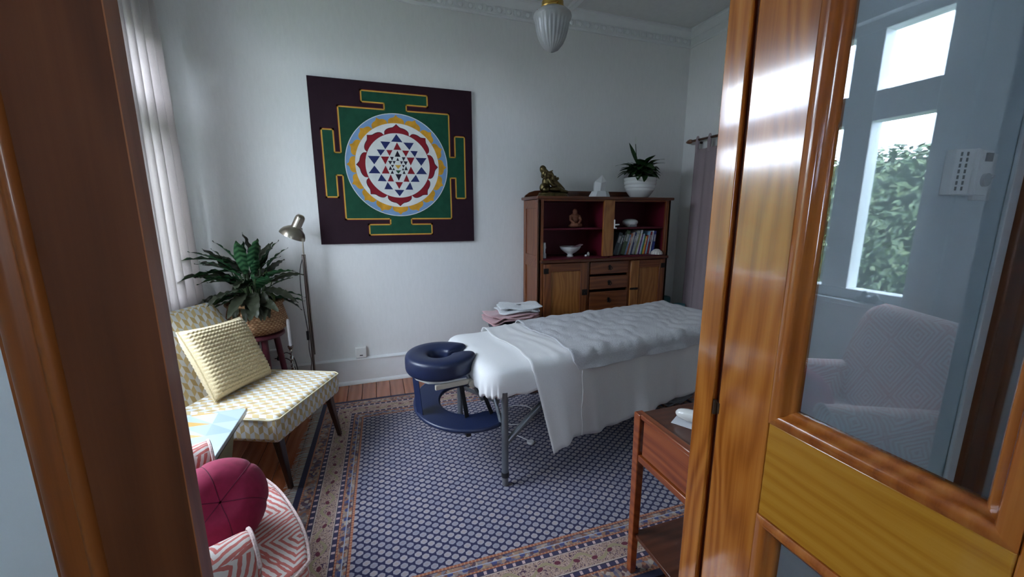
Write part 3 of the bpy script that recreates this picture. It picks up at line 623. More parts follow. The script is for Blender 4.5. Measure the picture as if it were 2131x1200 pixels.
# on top of the cabinet
BRONZE=speckle('aged_brass',(.13,.10,.045),.35,30,.32,.1,metal=1)
st=thing('statuette','dark brass reclining figure statuette on the cabinet top','statue',(1.455,3.18,1.5375))
m=MB(); m.lathe([(.135,0),(.142,.006),(.138,.016),(.132,.020),(.134,.026),(.125,.034),(.001,.035)],40,rf=None)
for i,v in enumerate(m.v): m.v[i]=(v[0],v[1]*.45,v[2])
m.done('plinth',BRONZE,st,smooth=50)
fig=[('e',(-.078,0,.075),(.048,.043,.045)),('e',(-.066,0,.125),(.038,.034,.048)),('e',(-.078,0,.192),(.034,.030,.036)),('e',(-.096,0,.222),(.030,.027,.036),-.4),('e',(-.05,.0,.165),(.03,.03,.03)),
 ('e',(-.088,-.034,.178),(.012,.012,.026)),('e',(-.088,.034,.178),(.012,.012,.026)),
 ('t',[(-.055,-.01,.195),(-.025,-.022,.188),(-.012,-.026,.165),(-.015,-.026,.14),(-.005,-.028,.128)],[.017,.014,.011,.009,.007]),
 ('t',[(-.05,.01,.165),(-.01,.008,.130),(.05,.005,.085),(.10,0,.055)],[.030,.036,.032,.018]),
 ('e',(.015,-.012,.062),(.070,.036,.028)),('t',[(.05,-.02,.055),(.09,-.03,.045),(.125,-.02,.042)],[.022,.017,.012]),('t',[(.06,.02,.05),(.10,.025,.045),(.13,.015,.044)],[.022,.016,.012]),
 ('t',[(-.06,-.03,.15),(-.045,-.045,.11),(-.02,-.045,.085)],[.014,.012,.011]),('e',(-.012,-.04,.092),(.018,.016,.016)),
 ('t',[(-.03,.0,.155),(.005,-.005,.150),(.03,-.01,.148)],[.011,.009,.010]),('e',(.012,-.006,.165),(.012,.010,.012)),('e',(.036,-.01,.152),(.011,.010,.013)),
 ('t',[(-.02,-.03,.215),(-.035,-.012,.205)],[.004,.009]),('e',(-.085,-.038,.058),(.030,.02,.028))]
fg=blob('figure',fig,BRONZE,st,vox=.0035); fg.location=(0,0,.0); fg.location.z=.0
QZ=mat('quartz',(.95,.96,.97),.12,spec=.5,trans=.2); 
cq=thing('quartz_crystal','clear white quartz point on the cabinet top','crystal',(1.895,3.17,1.5375))
base=[(-.092,-.03),(-.06,-.055),(.04,-.06),(.09,-.035),(.092,.02),(.05,.05),(-.05,.052),(-.09,.02)]
m=MB(); n=len(base); lv=[(0,1,0,0),(.012,1.0,0,0),(.050,.80,.005,0),(.055,.70,.008,0)]
V=[(x*s+ox,y*s,z) for z,s,ox,_ in lv for x,y in base]; F=[(i*n+k,i*n+(k+1)%n,(i+1)*n+(k+1)%n,(i+1)*n+k) for i in range(3) for k in range(n)]+[tuple(range(n-1,-1,-1)),tuple(3*n+k for k in range(n))]
m.add(V,F).done('crystal_base',QZ,cq,smooth=0)
hexa=[(.062*math.cos(a),.045*math.sin(a)) for a in [k*PI/3+.3 for k in range(6)]]
V=[(x*.95,y*.95,.045) for x,y in hexa]+[(x*.98+.006,y*.98,.120+.016*(k%2)) for k,(x,y) in enumerate(hexa)]+[(.026,0,.195)]
F=[(k,(k+1)%6,6+(k+1)%6,6+k) for k in range(6)]+[(6+k,6+(k+1)%6,12) for k in range(6)]+[(5,4,3,2,1,0)]
MB().add(V,F).done('crystal_point',QZ,cq,smooth=0)

# leaf geometry shared by plants
def leafmesh(L,W,arch,wave,nw,tipp=.6,nu=9):
    m=MB()
    def fn(i,j):
        y=i; wd=W*math.sin(PI*min(1,(i*.93+.06)))**.8*(1-.25*i)
        s=(j*2-1); ang=arch*i
        yy=L*(math.sin(ang)/arch if abs(arch)>1e-3 else i); zz=-L*((1-math.cos(ang))/arch if abs(arch)>1e-3 else 0)
        return (s*wd,yy,zz+abs(s)*wd*.35+wave*abs(s)*math.sin(i*nw*2*PI+ (0 if s>0 else 1.1)))
    m.grid(fn,nu*2,4); return m
def place_leaf(proto,name,parent,base,az,el,roll=0,sc_=1.0):
    R_=Matrix.Rotation(az,4,'Z')@Matrix.Rotation(el,4,'X')@Matrix.Rotation(roll,4,'Y')
    o=bpy.data.objects.new(name,proto.data); COL.objects.link(o); o.parent=parent
    o.matrix_local=Matrix.Translation(base)@R_@Matrix.Scale(sc_,4); return o
# peace lily in ribbed bowl
LILY=add_leaf_mat('lily_leaf',(.010,.035,.010),(.030,.085,.022),(.02,.05,.015))
pl_=thing('peace_lily','small peace lily in ribbed white bowl on the cabinet','plant',(2.318,3.17,1.5375))
prof=[(.072,0),(.080,.006),(.100,.03),(.118,.055),(.130,.072),(.128,.080),(.137,.088),(.137,.108),(.134,.114),(.142,.122),(.143,.142),(.139,.148),(.144,.154),(.145,.174),(.140,.178),(.132,.174),(.12,.14),(.001,.14)]
MB().lathe(prof,44).done('ribbed_pot',PORC,pl_,smooth=50)
MB().lathe([(.125,.150),(.08,.158),(.001,.16)],24,cap=False).done('soil',mat('potting_soil',(.02,.014,.01),.9),pl_)
protos=[leafmesh(.19,.036,1.1,.004,2).done('leaf',LILY,pl_,smooth=180),leafmesh(.22,.044,1.25,.005,2).done('leaf',LILY,pl_,smooth=180),leafmesh(.18,.030,1.0,.003,2).done('leaf',LILY,pl_,smooth=180)]
rr=random.Random(11)
for k in range(72):
    az=k*2.39996+rr.uniform(-.2,.2); el=rr.uniform(.45,1.25) if k%3 else rr.uniform(.15,.6)
    p=(.035*rr.uniform(0,1)*-math.sin(az),.035*rr.uniform(0,1)*math.cos(az),.185+rr.uniform(0,.06))
    pr=protos[k%3]
    if k<3:
        pr.matrix_local=Matrix.Translation(p)@Matrix.Rotation(az,4,'Z')@Matrix.Rotation(el,4,'X')
    else: place_leaf(pr,'leaf',pl_,p,az,el,rr.uniform(-.4,.4),rr.uniform(.75,1.1))
up_=leafmesh(.2,.022,.15,.002,1).done('leaf',LILY,pl_,smooth=180); up_.matrix_local=Matrix.Translation((-.04,0,.29))@Matrix.Rotation(.0,4,'Z')@Matrix.Rotation(1.4,4,'X')@Matrix.Rotation(.1,4,'Y'); up_.matrix_local=Matrix.Translation((-.045,0,.30))@Matrix.Rotation(math.radians(-25),4,'Y')@Matrix.Rotation(PI/2,4,'X')
sp=MB(); sp.tube([(-.02,0,.17),(-.045,0,.30),(-.07,0,.47)],.003,6); sp.done('flower_stem',LILY,pl_)
fl_=leafmesh(.075,.013,.1,.0,1).done('white_flower',mat('spathe_white',(.75,.78,.72),.5),pl_,smooth=180); fl_.matrix_local=Matrix.Translation((-.07,0,.465))@Matrix.Rotation(PI/2,4,'X')

# ------------------------------------------------------------------ massage table
TA=math.radians(8); T0=Vector((.41,2.08,0)); TL=1.9; HW=.355; TZ=.645
ALU=mat('grey_aluminium',(.20,.22,.24),.38,.7)
NAVYV=speckle('navy_vinyl',(.012,.020,.060),.12,160,.38,.08,.001)
LINEN=speckle('white_cotton',(.80,.80,.79),.02,200,.75,.12,.001,sheen=.2)
LINEN2=speckle('soft_white_sheet',(.76,.755,.74),.03,180,.8,.15,.001,sheen=.2)
def terry():
    m=mat('grey_terry',(.52,.52,.55),.95,sheen=.5,spec=.1); t=m.node_tree; v=coords(t); n=noise(t,v,170,3,.7); n2=noise(t,v,9,3)
    f=X(t,n.outputs['Fac'])*.8+X(t,n2.outputs['Fac'])*.2
    setc(m,ramp(t,f,[(.3,(.52,.52,.55)),(.68,(.72,.72,.74))])); bump(m,n.outputs['Fac'],.9,.008); return m
TERRY=terry()
tb=thing('massage_table','folding massage table with grey metal legs under white linen','massage table',T0,TA)
MB().box(.03,TL-.03,-HW+.03,HW-.03,.53,TZ-.012).done('padded_top',NAVYV,tb,bevel=.03,seg=4)
b=MB(); b.box(.08,TL-.08,-HW+.06,-HW+.085,.485,.53); b.box(.08,TL-.08,HW-.085,HW-.06,.485,.53); b.box(.08,.105,-HW+.085,HW-.085,.485,.53); b.box(TL-.105,TL-.08,-HW+.085,HW-.085,.485,.53)
b.done('frame_rail',ALU,tb,smooth=0)
def tleg(s,t,z0=.013):
    o=MB().cyl((s,t,z0+.055),(s,t,.53),.0175,n=20).done('leg',ALU,tb)
    MB().cyl((s,t,z0+.050),(s,t,z0+.075),.0205,n=20).done('black_collar',BLACK,o)
    MB().lathe([(.015,0),(.0165,.008),(.0155,.05)],16,c=(s,t,z0)).done('foot',mat('grey_rubber',(.12,.12,.13),.7),o)
for s,t in ((.10,-.345),(.10,.345),(TL-.14,-.345),(TL-.14,.345)): tleg(s,t)
def bar(p,r=.013,n='brace',fl=None):
    return MB().tube(p,r,10).done(n,ALU,tb)
for s0,dr in ((.10,1),(TL-.14,-1)):
    for t in (-.33,.33):
        bar([(s0,t*1.03,.24),(s0+dr*.17,t*.98,.36),(s0+dr*.34,t*.93,.47)],.016)
        bar([(s0+dr*.60,t*.90,.30),(s0+dr*.40,t*.90,.44),(s0+dr*.30,t*.9,.50)],.020)
    bar([(s0,-.34,.27),(s0-dr*.005,-.30,.36),(s0-dr*.012,-.24,.47),(s0-dr*.012,-.20,.50)],.010)
    bar([(s0,.34,.27),(s0-dr*.005,.30,.36),(s0-dr*.012,.24,.47),(s0-dr*.012,.20,.50)],.010)
    bar([(s0,-.26,.44),(s0,.345,.28)],.012)
    bar([(s0,.26,.44),(s0,-.05,.36)],.012)
# knee joint plate
MB().box(.50,.60,-.33,-.315,.36,.47).done('knee_bracket',ALU,tb,bevel=.01)
MB().box(.50,.60,.315,.33,.36,.47).done('knee_bracket',ALU,tb,bevel=.01)

# fitted sheet hugging the padded top
fs=thing('fitted_sheet','white fitted sheet stretched over the head of the massage table','sheet',T0,TA)
def perim(k,rc,ins):
    # rounded rectangle perimeter, k in 0..1
    a0,a1,b0,b1=ins,TL-ins,-HW+ins,HW-ins; rc=max(.01,rc-ins)
    segs=[((a0+rc,b0),(a1-rc,b0)),((a1-rc,b0+rc),-PI/2),((a1,b0+rc),(a1,b1-rc)),((a1-rc,b1-rc),0),((a1-rc,b1),(a0+rc,b1)),((a0+rc,b1-rc),PI/2),((a0,b1-rc),(a0,b0+rc)),((a0+rc,b0+rc),PI)]
    W=[30,8,14,8,30,8,14,8]; tot=sum(W); x=k*tot; i=0
    while i<7 and x>=W[i]: x-=W[i]; i+=1
    f=x/W[i]
    if i%2==0:
        p,q=segs[i]; return (p[0]+(q[0]-p[0])*f,p[1]+(q[1]-p[1])*f)
    c,a=segs[i]; a=a+f*PI/2; return (c[0]+rc*math.cos(a),c[1]+rc*math.sin(a))
rings=[]
for ins,z in ((.30,TZ+.006),(.20,TZ+.006),(.10,TZ+.005),(.06,TZ+.002),(.035,TZ-.006),(.016,TZ-.018),(.004,TZ-.036),(0,TZ-.06)): rings.append((ins,z,0))
for i in range(1,6): rings.append((-.004,None,i/5))
rings.append((.03,None,1.0)); rings.append((.10,None,.98))
def fsf(i,j):
    n=len(rings)-1; r=rings[min(n,int(round(i*n)))]; N=120
    k=(j%1.0); s,t=perim(k,.10,r[0]); z=r[1]
    head=max(0,1-s/.12)
    if z is None:
        zb=.505+.055*head*max(0,1-(abs(t)/.27)**2.5)
        z=TZ-.06+(zb-(TZ-.06))*r[2]
    if r[2]>0:
        cornr=math.exp(-((s-.06)**2+(abs(t)-.32)**2)/.012)
        amp=.006*r[2]*(.35+1.6*cornr); w=math.sin(k*2*PI*64+math.sin(k*90)*1.5)*amp
        cx,cy_=.95,0; d=Vector((s-cx,(t-cy_)*3)); 
        d.normalize(); s+=d.x*w; t+=d.y*w; z+=.006*math.sin(k*2*PI*41)*r[2]*r[2]
    else: z+=.0025*math.sin(s*23+t*9)*math.sin(t*13+1)
    return (s,t,z)
m=MB(); m.grid(fsf,len(rings)-1,240,cv=True)
nn=240; m.f.append(tuple(range(nn))); m.m.append(0)
m.done('cotton',LINEN,fs,smooth=180)

# draped covers
def drape(name,lab,cat,s0,s1,off,hemN,hemF,mt,wr,folds,skew,ns=90,foot=.0,edge=0,r=.055,rag=0,thick=0,ridge=lambda s,t:0):
    root=thing(name,lab,cat,T0,TA)
    nsd,nar,ntp=16,7,26; P=nsd*2+nar*2+ntp
    rr=random.Random(name); ph=[rr.uniform(0,6.28) for _ in range(12)]
    nf=14 if foot else 0
    def fn(i,j):
        row=i*(ns+nf); q=int(round(j*P))
        fs_=min(1,row/ns); s=s0+(s1-s0)*fs_; drop=0
        if row>ns: drop=(row-ns)/nf*foot; s=s1
        zt=TZ+.006+off; hw=HW+off
        if q<=nsd:
            f=q/nsd; zz=hemN(s)+(zt-r-hemN(s))*f; t=-hw; side=-1; dep=1-f
        elif q<=nsd+nar:
            a=(q-nsd)/nar*PI/2; t=-hw+r-r*math.cos(a); zz=zt-r+r*math.sin(a); side=0; dep=0
        elif q<=nsd+nar+ntp:
            f=(q-nsd-nar)/ntp; t=-(hw-r)+2*(hw-r)*f; zz=zt; side=0; dep=0
        elif q<=nsd+2*nar+ntp:
            a=PI/2-(q-nsd-nar-ntp)/nar*PI/2; t=hw-r+r*math.cos(a); zz=zt-r+r*math.sin(a); side=0; dep=0
        else:
            f=1-(q-nsd-2*nar-ntp)/nsd; zz=hemF(s)+(zt-r-hemF(s))*f; t=hw; side=1; dep=1-f
        if side:
            wv=sum(math.sin(s*k+ph[n_])*a_ for n_,(k,a_) in enumerate(folds))
            t+=side*(max(-.6,wv)*dep*.042+dep*.012)
            s+=skew*dep*(1-fs_)**2*(1 if row<=ns else 0)
        else:
            w=wr*(math.sin(s*21+t*11+ph[0])*math.sin(t*9-s*5+ph[1])+.6*math.sin(s*47-t*29+ph[2])*math.sin(t*17+ph[3])+.5*math.sin(s*9+t*34+ph[4]))
            zz+=ridge(s,t)+abs(w)*.9+ (edge*math.exp(-((row/ns*(s1-s0))/.02)**2))
            s+=rag*math.sin(t*14+ph[5])*(1-fs_)**4
        if drop>0: zz=min(zz,zt-drop-(0 if abs(t)<hw-.02 else .0)); s+=.012*math.sin(t*20)*min(1,drop*3)+.012
        return (s,t,zz)
    m=MB(); m.grid(fn,ns+nf,P); o=m.done('cloth',mt,root,smooth=180)
    if thick: so=o.modifiers.new('thick','SOLIDIFY'); so.thickness=thick; so.offset=1
    return root
def lerp(tab):
    def g(s):
        for (a,va),(b_,vb) in zip(tab,tab[1:]):
            if s<=b_: f=max(0,(s-a)/(b_-a)); return va+(vb-va)*f
        return tab[-1][1]
    return g
drape('top_sheet','long white top sheet draped over the massage table side','sheet',.255,1.885,.008,lerp([(.25,.150),(.36,.158),(.40,.172),(.55,.168),(.94,.210),(1.26,.222),(1.45,.262),(1.9,.30)]),lerp([(.25,.42),(1.9,.36)]),LINEN2,.003,[(9,.45),(17,.35),(31,.25),(53,.12)],.10,foot=.30,edge=.006,rag=.012,thick=.0025,ridge=lambda s,t:.009*max(0,math.sin((s-.36+.035*math.sin(t*6))*78+1.2*math.sin(t*3.1)))*math.exp(-((s-.45)/.06)**2))
ts_=[o for o in COL.objects if o.name=='top_sheet'][0]
MB().tube([(.545+.004*math.sin(k),-HW-.030-.010*(1-k/12),.200+(.575-.200)*k/12) for k in range(13)],.0022,6).done('side_seam',LINEN2,ts_)
drape('grey_towel','thick pale grey terry towel spread over the massage table','towel',.505,1.89,.018,lerp([(.5,.578),(1.9,.578)]),lerp([(.5,.55),(1.9,.55)]),TERRY,.008,[(12,.2),(29,.15)],.02,ns=110,foot=.10,edge=.006,rag=.02,r=.06,thick=.006)

# face cradle
fc=thing('face_cradle','navy padded face cradle on the head end of the massage table','face cradle',T0,TA)
def cush(i,j):
    # horseshoe ring in (s,t), opening towards the table (+s)
    a0=math.radians(13); ang=a0+(2*PI-2*a0)*i
    cs,ct=-.130,.0; R_=.104; rw=.055; hh=.052
    q=2*PI*j; ex=4.2
    c,s_=math.cos(q),math.sin(q)
    dx=rw*abs(c)**(2/ex)*(1 if c>0 else -1); dz=hh*abs(s_)**(2/ex)*(1 if s_>0 else -1)
    e=min(i,1-i); k=min(1,e/.045); k=math.sqrt(max(0,1-(1-k)**2))*.999+.001
    dx*=k; dz*=(.4+.6*k)
    rad=R_+dx
    st=1.12 if math.cos(ang)<0 else 1.12+.18*math.cos(ang)
    return (cs+rad*math.cos(ang)*st,ct+rad*math.sin(ang)*1.22,.617+dz-.006*(dx<0)*1)
m=MB(); m.grid(cush,72,28,cv=True); m.done('cushion',NAVYV,fc,smooth=180)
CREAM=mat('cream_plastic',(.50,.46,.38),.4)
m=MB()
for sg in (-1,1):
    m.tube([(-.262,sg*.05,.556),(-.22,sg*.115,.553),(-.13,sg*.150,.550),(-.03,sg*.150,.548)],.009,8)
m.tube([(-.262,-.05,.556),(-.268,0,.556),(-.262,.05,.556)],.009,8); m.done('ring_frame',WHITEP,fc)
for sg in (-1,1):
    m=MB().box(-.20,.03,sg*.160-.008,sg*.160+.008,.524,.552); m.done('support_arm',CREAM,fc,bevel=.004)
    MB().cyl((-.005,sg*.150,.530),(-.005,sg*.188,.530),.021,n=18).done('clamp_knob',CREAM,fc)
    MB().tube([(-.005,sg*.165,.530),(.07,sg*.160,.508),(.10,sg*.15,.505)],.011,8).done('mounting_rod',CREAM,fc)
# arm sling hanging below the cradle
sg_=thing('arm_sling','navy padded arm shelf slung under the face cradle','arm rest',T0,TA)
def sling(zoff):
    def fn(i,j):
        ang=math.radians(62)+math.radians(236)*i
        Ri=.160; Ro=.285; rad=Ri+(Ro-Ri)*j
        e=min(i,1-i); k=min(1,e/.07); mid=(Ri+Ro)/2; rad=mid+(rad-mid)*math.sqrt(max(.001,1-(1-k)**2))
        x=.02+rad*math.cos(ang)*.98; y=.0+rad*math.sin(ang)*1.12
        z=.358+max(0,y)*.09-max(0,-y)*.02+zoff
        return (x,y,z)
    return fn
m=MB(); m.grid(sling(0),40,8); m.grid(sling(-.022),40,8,flip=True)
o=m.done('shelf_pad',NAVYV,sg_,smooth=60)
m2=MB()
def rim(i):
    if i<=40: return sling(-.011)(i/40,1)
    if i<=48: return sling(-.011)(1,1-(i-40)/8)
    if i<=88: return sling(-.011)(1-(i-48)/40,0)
    return sling(-.011)(0,(i-88)/8)
m2.tube([rim(i) for i in range(96)],.0125,8,closed=True); m2.done('shelf_edge',NAVYV,sg_,smooth=60)
def strap(n,p0,p1,w,mt,bow=0):
    p0,p1=Vector(p0),Vector(p1); d=(p1-p0); a=Vector((d.y,-d.x,0)); a=Vector((0,1,0)) if a.length<.01 else a.normalized()
    a=Vector((.35,-.94,0)) if bow==0 else Vector((.94,.35,0))
    nrm=d.cross(a).normalized()*.0015; V=[]
    for k in range(7):
        c=p0+d*k/6
        for s1,s2 in ((-1,-1),(1,-1),(1,1),(-1,1)): V.append(c+a*w/2*s1+nrm*s2)
    F=[(i*4+k,i*4+(k+1)%4,(i+1)*4+(k+1)%4,(i+1)*4+k) for i in range(6) for k in range(4)]+[(3,2,1,0),(24,25,26,27)]
    return MB().add(V,F).done(n,mt,sg_,smooth=0)
strap('strap',(-.268,-.03,.56),(-.256,-.045,.355),.055,NAVYV,0)
strap('strap',(-.245,.075,.56),(-.262,-.02,.38),.030,BLACK,0)
strap('strap',(-.06,-.15,.53),(-.045,-.19,.355),.026,BLACK,1)
strap('strap',(.045,-.15,.505),(.085,-.215,.355),.024,BLACK,1)
strap('strap',(-.06,.15,.53),(-.03,.20,.37),.026,BLACK,1)
m=MB().box(-.075,-.05,-.262,-.235,.285,.317); m.cyl((-.062,-.248,.317),(-.062,-.248,.345),.006,n=8); m.done('buckle',BLACK,sg_,bevel=.006)

# cord on the floor
CORDW=mat('white_cord',(.70,.70,.72),.4)
co=thing('cord','thin white cord with a round end looped on the rug','cord',(.90,2.2,.011))
def cpt(px): return px
path=[(.70,2.55),(.72,2.44),(.735,2.345),(.79,2.30),(.87,2.305),(.945,2.36),(.985,2.45),(.96,2.52),(.88,2.545),(.79,2.51),(.72,2.44),(.69,2.36),(.70,2.27),(.745,2.20),(.79,2.13),(.815,2.09)]
def smoothp(P,n=8):
    out=[]
    for i in range(len(P)-1):
        p0,p1,p2,p3=[Vector(P[max(0,min(len(P)-1,i+k))]) for k in (-1,0,1,2)]
        for k in range(n):
            t=k/n; out.append(.5*((2*p1)+(p2-p0)*t+(2*p0-5*p1+4*p2-p3)*t*t+(3*p1-p0-3*p2+p3)*t**3))
    out.append(Vector(P[-1])); return out
MB().tube([(p[0]-.90,p[1]-2.2,.0035+.003*(i>60)) for i,p in enumerate(smoothp(path))],.0032,6).done('cable',CORDW,co)
MB().lathe([(.022,0),(.024,.003),(.024,.009),(.020,.013),(.001,.014)],20,c=(.822-.90,2.065-2.2,.0005)).done('round_end',CORDW,co)

# stool with towels
stl=thing('round_stool','dark round-topped stool holding towels beside the dresser','stool',(.975,2.835,0))
DKNAVY=speckle('charcoal_vinyl',(.02,.022,.035),.1,80,.4,.05)
MB().lathe([(.001,.52),(.15,.52),(.185,.53),(.196,.550),(.19,.575),(.165,.590),(.08,.595),(.001,.596)],44).done('padded_seat',DKNAVY,stl,smooth=60)
MB().cyl((0,0,.10),(0,0,.52),.022,n=16).done('column',mat('chrome',(.5,.5,.52),.15,1),stl)
for k in range(5):
    a=k*2*PI/5+.3; l=MB().tube([(0,0,.12),(.12*math.cos(a),.12*math.sin(a),.10),(.165*math.cos(a),.165*math.sin(a),.07)],[.02,.016,.012],8).done('leg',BLACK,stl)
    MB().ell((.165*math.cos(a),.165*math.sin(a),.0365),(.024,.024,.024),8,12).done('castor',BLACK,l)
def fold(name,lab,c,hx,hy,h,mt,seed,layers=3,rz=0.0,grp=None):
    root=thing(name,lab,'towel',c,rz); rr=random.Random(seed)
    for k in range(layers):
        z=h*k/layers; th=h/layers; ox,oy=rr.uniform(-.012,.012),rr.uniform(-.01,.01); ph=rr.uniform(0,6)
        def fn(i,j,z=z,th=th,ox=ox,oy=oy,ph=ph):
            a=2*PI*j; b_=PI*i-PI/2; ex=.35
            f=lambda v,e:abs(v)**e*(1 if v>0 else -1)
            x=hx*f(math.cos(a),ex); y=hy*f(math.sin(a),ex); cc=max(.0005,math.cos(b_))**.28
            wob=1+.05*math.sin(3*a+ph)+.03*math.sin(7*a+ph*2)
            return (ox+x*cc*wob,oy+y*cc*wob,z+th/2+th*.5*f(math.sin(b_),.7)+.010*math.sin(x*22+ph+k)*cc+.007*math.sin(y*31+ph)*math.sin(x*40+ph))
        m=MB(); m.grid(fn,10,40,cv=True); m.done('fold',mt,root,smooth=180)
    return root
PINK=speckle('pink_terry',(.56,.33,.34),.12,150,.95,.5,.004,sheen=.4); PWHITE=speckle('white_terry',(.66,.68,.68),.1,120,.95,.5,.004,sheen=.4)
fold('pink_towel','folded dusty pink towel on the round stool',(.945,2.835,.603),.205,.13,.048,PINK,4,3,.15)
fold('white_towel','crumpled white towel on top of the pink one',(1.005,2.835,.660),.165,.11,.045,PWHITE,9,2,-.1)
# rolled mats in the corner
def roll(name,lab,c,r,h,mt,tilt):
    root=thing(name,lab,'mat',c); root.rotation_euler=tilt
    m=MB(); sp_=[(r*(.18+.82*k/110),k/110*2*PI*4.5) for k in range(111)]
    V=[(a*math.cos(q),a*math.sin(q),z) for z in (0,h) for a,q in sp_]; n=111
    o=m.add(V,[(i,i+1,n+i+1,n+i) for i in range(n-1)]).done('rolled_sheet',mt,root,smooth=180)
    s=o.modifiers.new('thick','SOLIDIFY'); s.thickness=r*.11
    return root
roll('rolled_mat','light teal rolled mat standing in the corner by the curtain',(2.83,3.12,.003),.060,.505,speckle('light_teal_foam',(.13,.33,.37),.1,90,.8),(0,0,.4))
roll('rolled_mat','darker teal rolled mat between the dresser and light teal roll',(2.70,3.20,.003),.070,.575,speckle('dark_teal_foam',(.045,.14,.15),.1,90,.8),(0,0,2.0))
# grey folded blanket on floor under the foot of the table
fold('grey_blanket','grey folded blanket on the floor under the massage table foot',(2.06,2.28,.012),.15,.10,.05,speckle('grey_blanket',(.28,.29,.31),.1,100,.9,.3),21,2,.3)

# ------------------------------------------------------------------ yellow slipper chair
def blockpat():
    m=mat('lozenge_fabric',(.7,.66,.5),.85,sheen=.2,spec=.2); t=m.node_tree; tc=t.nodes.new('ShaderNodeTexCoord'); u,v,_=sepxyz(t,tc.outputs['UV'])
    W_,H_=.024,.036
    cu=u/W_+500; ci=cu.floor(); fu=cu-ci; par=ci.fmod(2)
    sl=(fu*par+(fu.inv())*par.inv())*.45
    rv=v/H_+500+sl; ri=rv.floor(); chk=(ri+ci).fmod(2)
    alt=(ri+ci).fmod(2)
    n=noise(t,tc.outputs['UV'],900,2)
    c=mixc(t,chk,mixc(t,par,(.72,.72,.70),(.60,.62,.62)),mixc(t,par,(.60,.47,.24),(.50,.37,.17)))
    setc(m,c); bump(m,n.outputs['Fac'],.3,.002); return m
LOZ=blockpat()
WALNUT=wood('dark_leg_timber',(.012,.005,.004),(.028,.010,.006),(.05,.02,.01),'Z',1,.3,.4,.5)
CH=Vector((-.39,2.295,0)); CTH=math.radians(66.2)
ch=thing('slipper_chair','armless yellow and white lozenge-patterned slipper chair','chair',CH,CTH)
HWc=.295
def bend(o,w,seg): pass
# seat: slight crown
def seatf(i,j):
    pass
MB().box(-HWc,HWc,0,.555,.295,.435).done('seat',LOZ,ch,bevel=.028,seg=5,uv=True)
m=MB(); e=.004
m.tube([(-HWc+.02,-e,.424),(HWc-.02,-e,.424),(HWc+e,.03,.424),(HWc+e,.53,.424)],.004,6); m.tube([(-HWc+.02,-e,.424),(-HWc-e,.03,.424),(-HWc-e,.53,.424)],.004,6)
m.done('piping',mat('piping_cream',(.66,.60,.40),.8),ch)
# backrest: curved slab reclining
def backf(side):
    def fn(i,j):
        x=-HWc+.012+(2*HWc-.024)*i; h=j
        yy=.515+.215*h**1.15+.015*math.cos((i-.5)*2.4); zz=.36+.485*h
        crn=max(0,abs(i-.5)*2-.80)/.20; zz-= .045*crn**2*h**6
        th=.075-.025*h
        if side: yy+=th
        return (x,yy,zz)
    return fn
m=MB(); NU,NV=20,18
F0=backf(0); F1=backf(1)
def shell(i,j):
    # wrap front face, over top, down the back
    k=j*(NV*2+4)
    if k<=NV: return F0(i,k/NV)
    if k<NV+4:
        a=(k-NV)/4; p,q=Vector(F0(i,1)),Vector(F1(i,1)); c=p.lerp(q,.5-.5*math.cos(a*PI)); c.z+=.028*math.sin(a*PI); return c
    return F1(i,1-(k-NV-4)/NV)
m.grid(shell,NU,NV*2+4)
n=NV*2+5
for e_ in (0,NU):
    base=e_*n
    for k in range(NV): m.f.append((base+k,base+k+1,base+n-2-k,base+n-1-k)); m.m.append(0)
    m.f.append(tuple(base+k for k in range(NV,NV+5))); m.m.append(0)
o=m.done('backrest',LOZ,ch,smooth=50,uv=True)
def cleg(x,y,dx,dy): return MB().hexa([(x+dx-.011,y+dy-.011,.014),(x+dx+.011,y+dy-.011,.014),(x+dx+.011,y+dy+.011,.014),(x+dx-.011,y+dy+.011,.014),(x-.02,y-.02,.30),(x+.02,y-.02,.30),(x+.02,y+.02,.30),(x-.02,y+.02,.30)]).done('leg',WALNUT,ch,bevel=.004)
cleg(-HWc+.06,.05,-.0,-.04); cleg(HWc-.06,.05,.03,-.035); cleg(-HWc+.06,.50,0,.06); cleg(HWc-.06,.50,0,.06)

# knitted cushion leaning on the backrest
def knit():
    m=mat('cream_knit',(.72,.60,.36),.95,spec=.1,sheen=.3); t=m.node_tree; g=t.nodes.new('ShaderNodeNewGeometry')
    n=noise(t,coords(t),160,3); setc(m,mixc(t,X(t,g.outputs['Pointiness']),(.56,.44,.22),(.86,.76,.52))); bump(m,n.outputs['Fac'],.4,.003); return m
KN=speckle('cream_knit',(.70,.58,.34),.15,160,.95,.5,.003,sheen=.3)
kc=thing('knit_cushion','square pale yellow chunky knit cushion on the lozenge chair','cushion',(0,0,0))
Mc=Matrix.Translation(CH)@Matrix.Rotation(CTH,4,'Z')@Matrix.Translation((.02,.405,.438))@Matrix.Rotation(math.radians(-27),4,'X')@Matrix.Rotation(math.radians(4),4,'Y')
kc.matrix_world=Mc
S_=.203
def pillow(S,Sz,th,disp):
    m=MB()
    def f(sgn):
        def fn(i,j):
            u,v=i*2-1,j*2-1
            prof=(max(0,1-u**4)*max(0,1-v**4))**.42
            pin=1-.06*(1-abs(u)**2)*abs(v)**6; pinv=1-.06*(1-abs(v)**2)*abs(u)**6
            x=S*u*pinv; z=Sz*(1+v*pin); y=sgn*th*prof
            y+=sgn*disp(u,v)*min(1,prof*2)
            return (x,y,z)
        return fn
    m.grid(f(-1),110,110); m.grid(f(1),60,60,flip=True); return m
pillow(S_,S_*.98,.062,lambda u,v:.0075*abs(math.sin(v*PI*9.5+.42*math.sin(u*PI*19)))).done('knitted_cover',KN,kc,smooth=180)
m=MB(); pts=[]
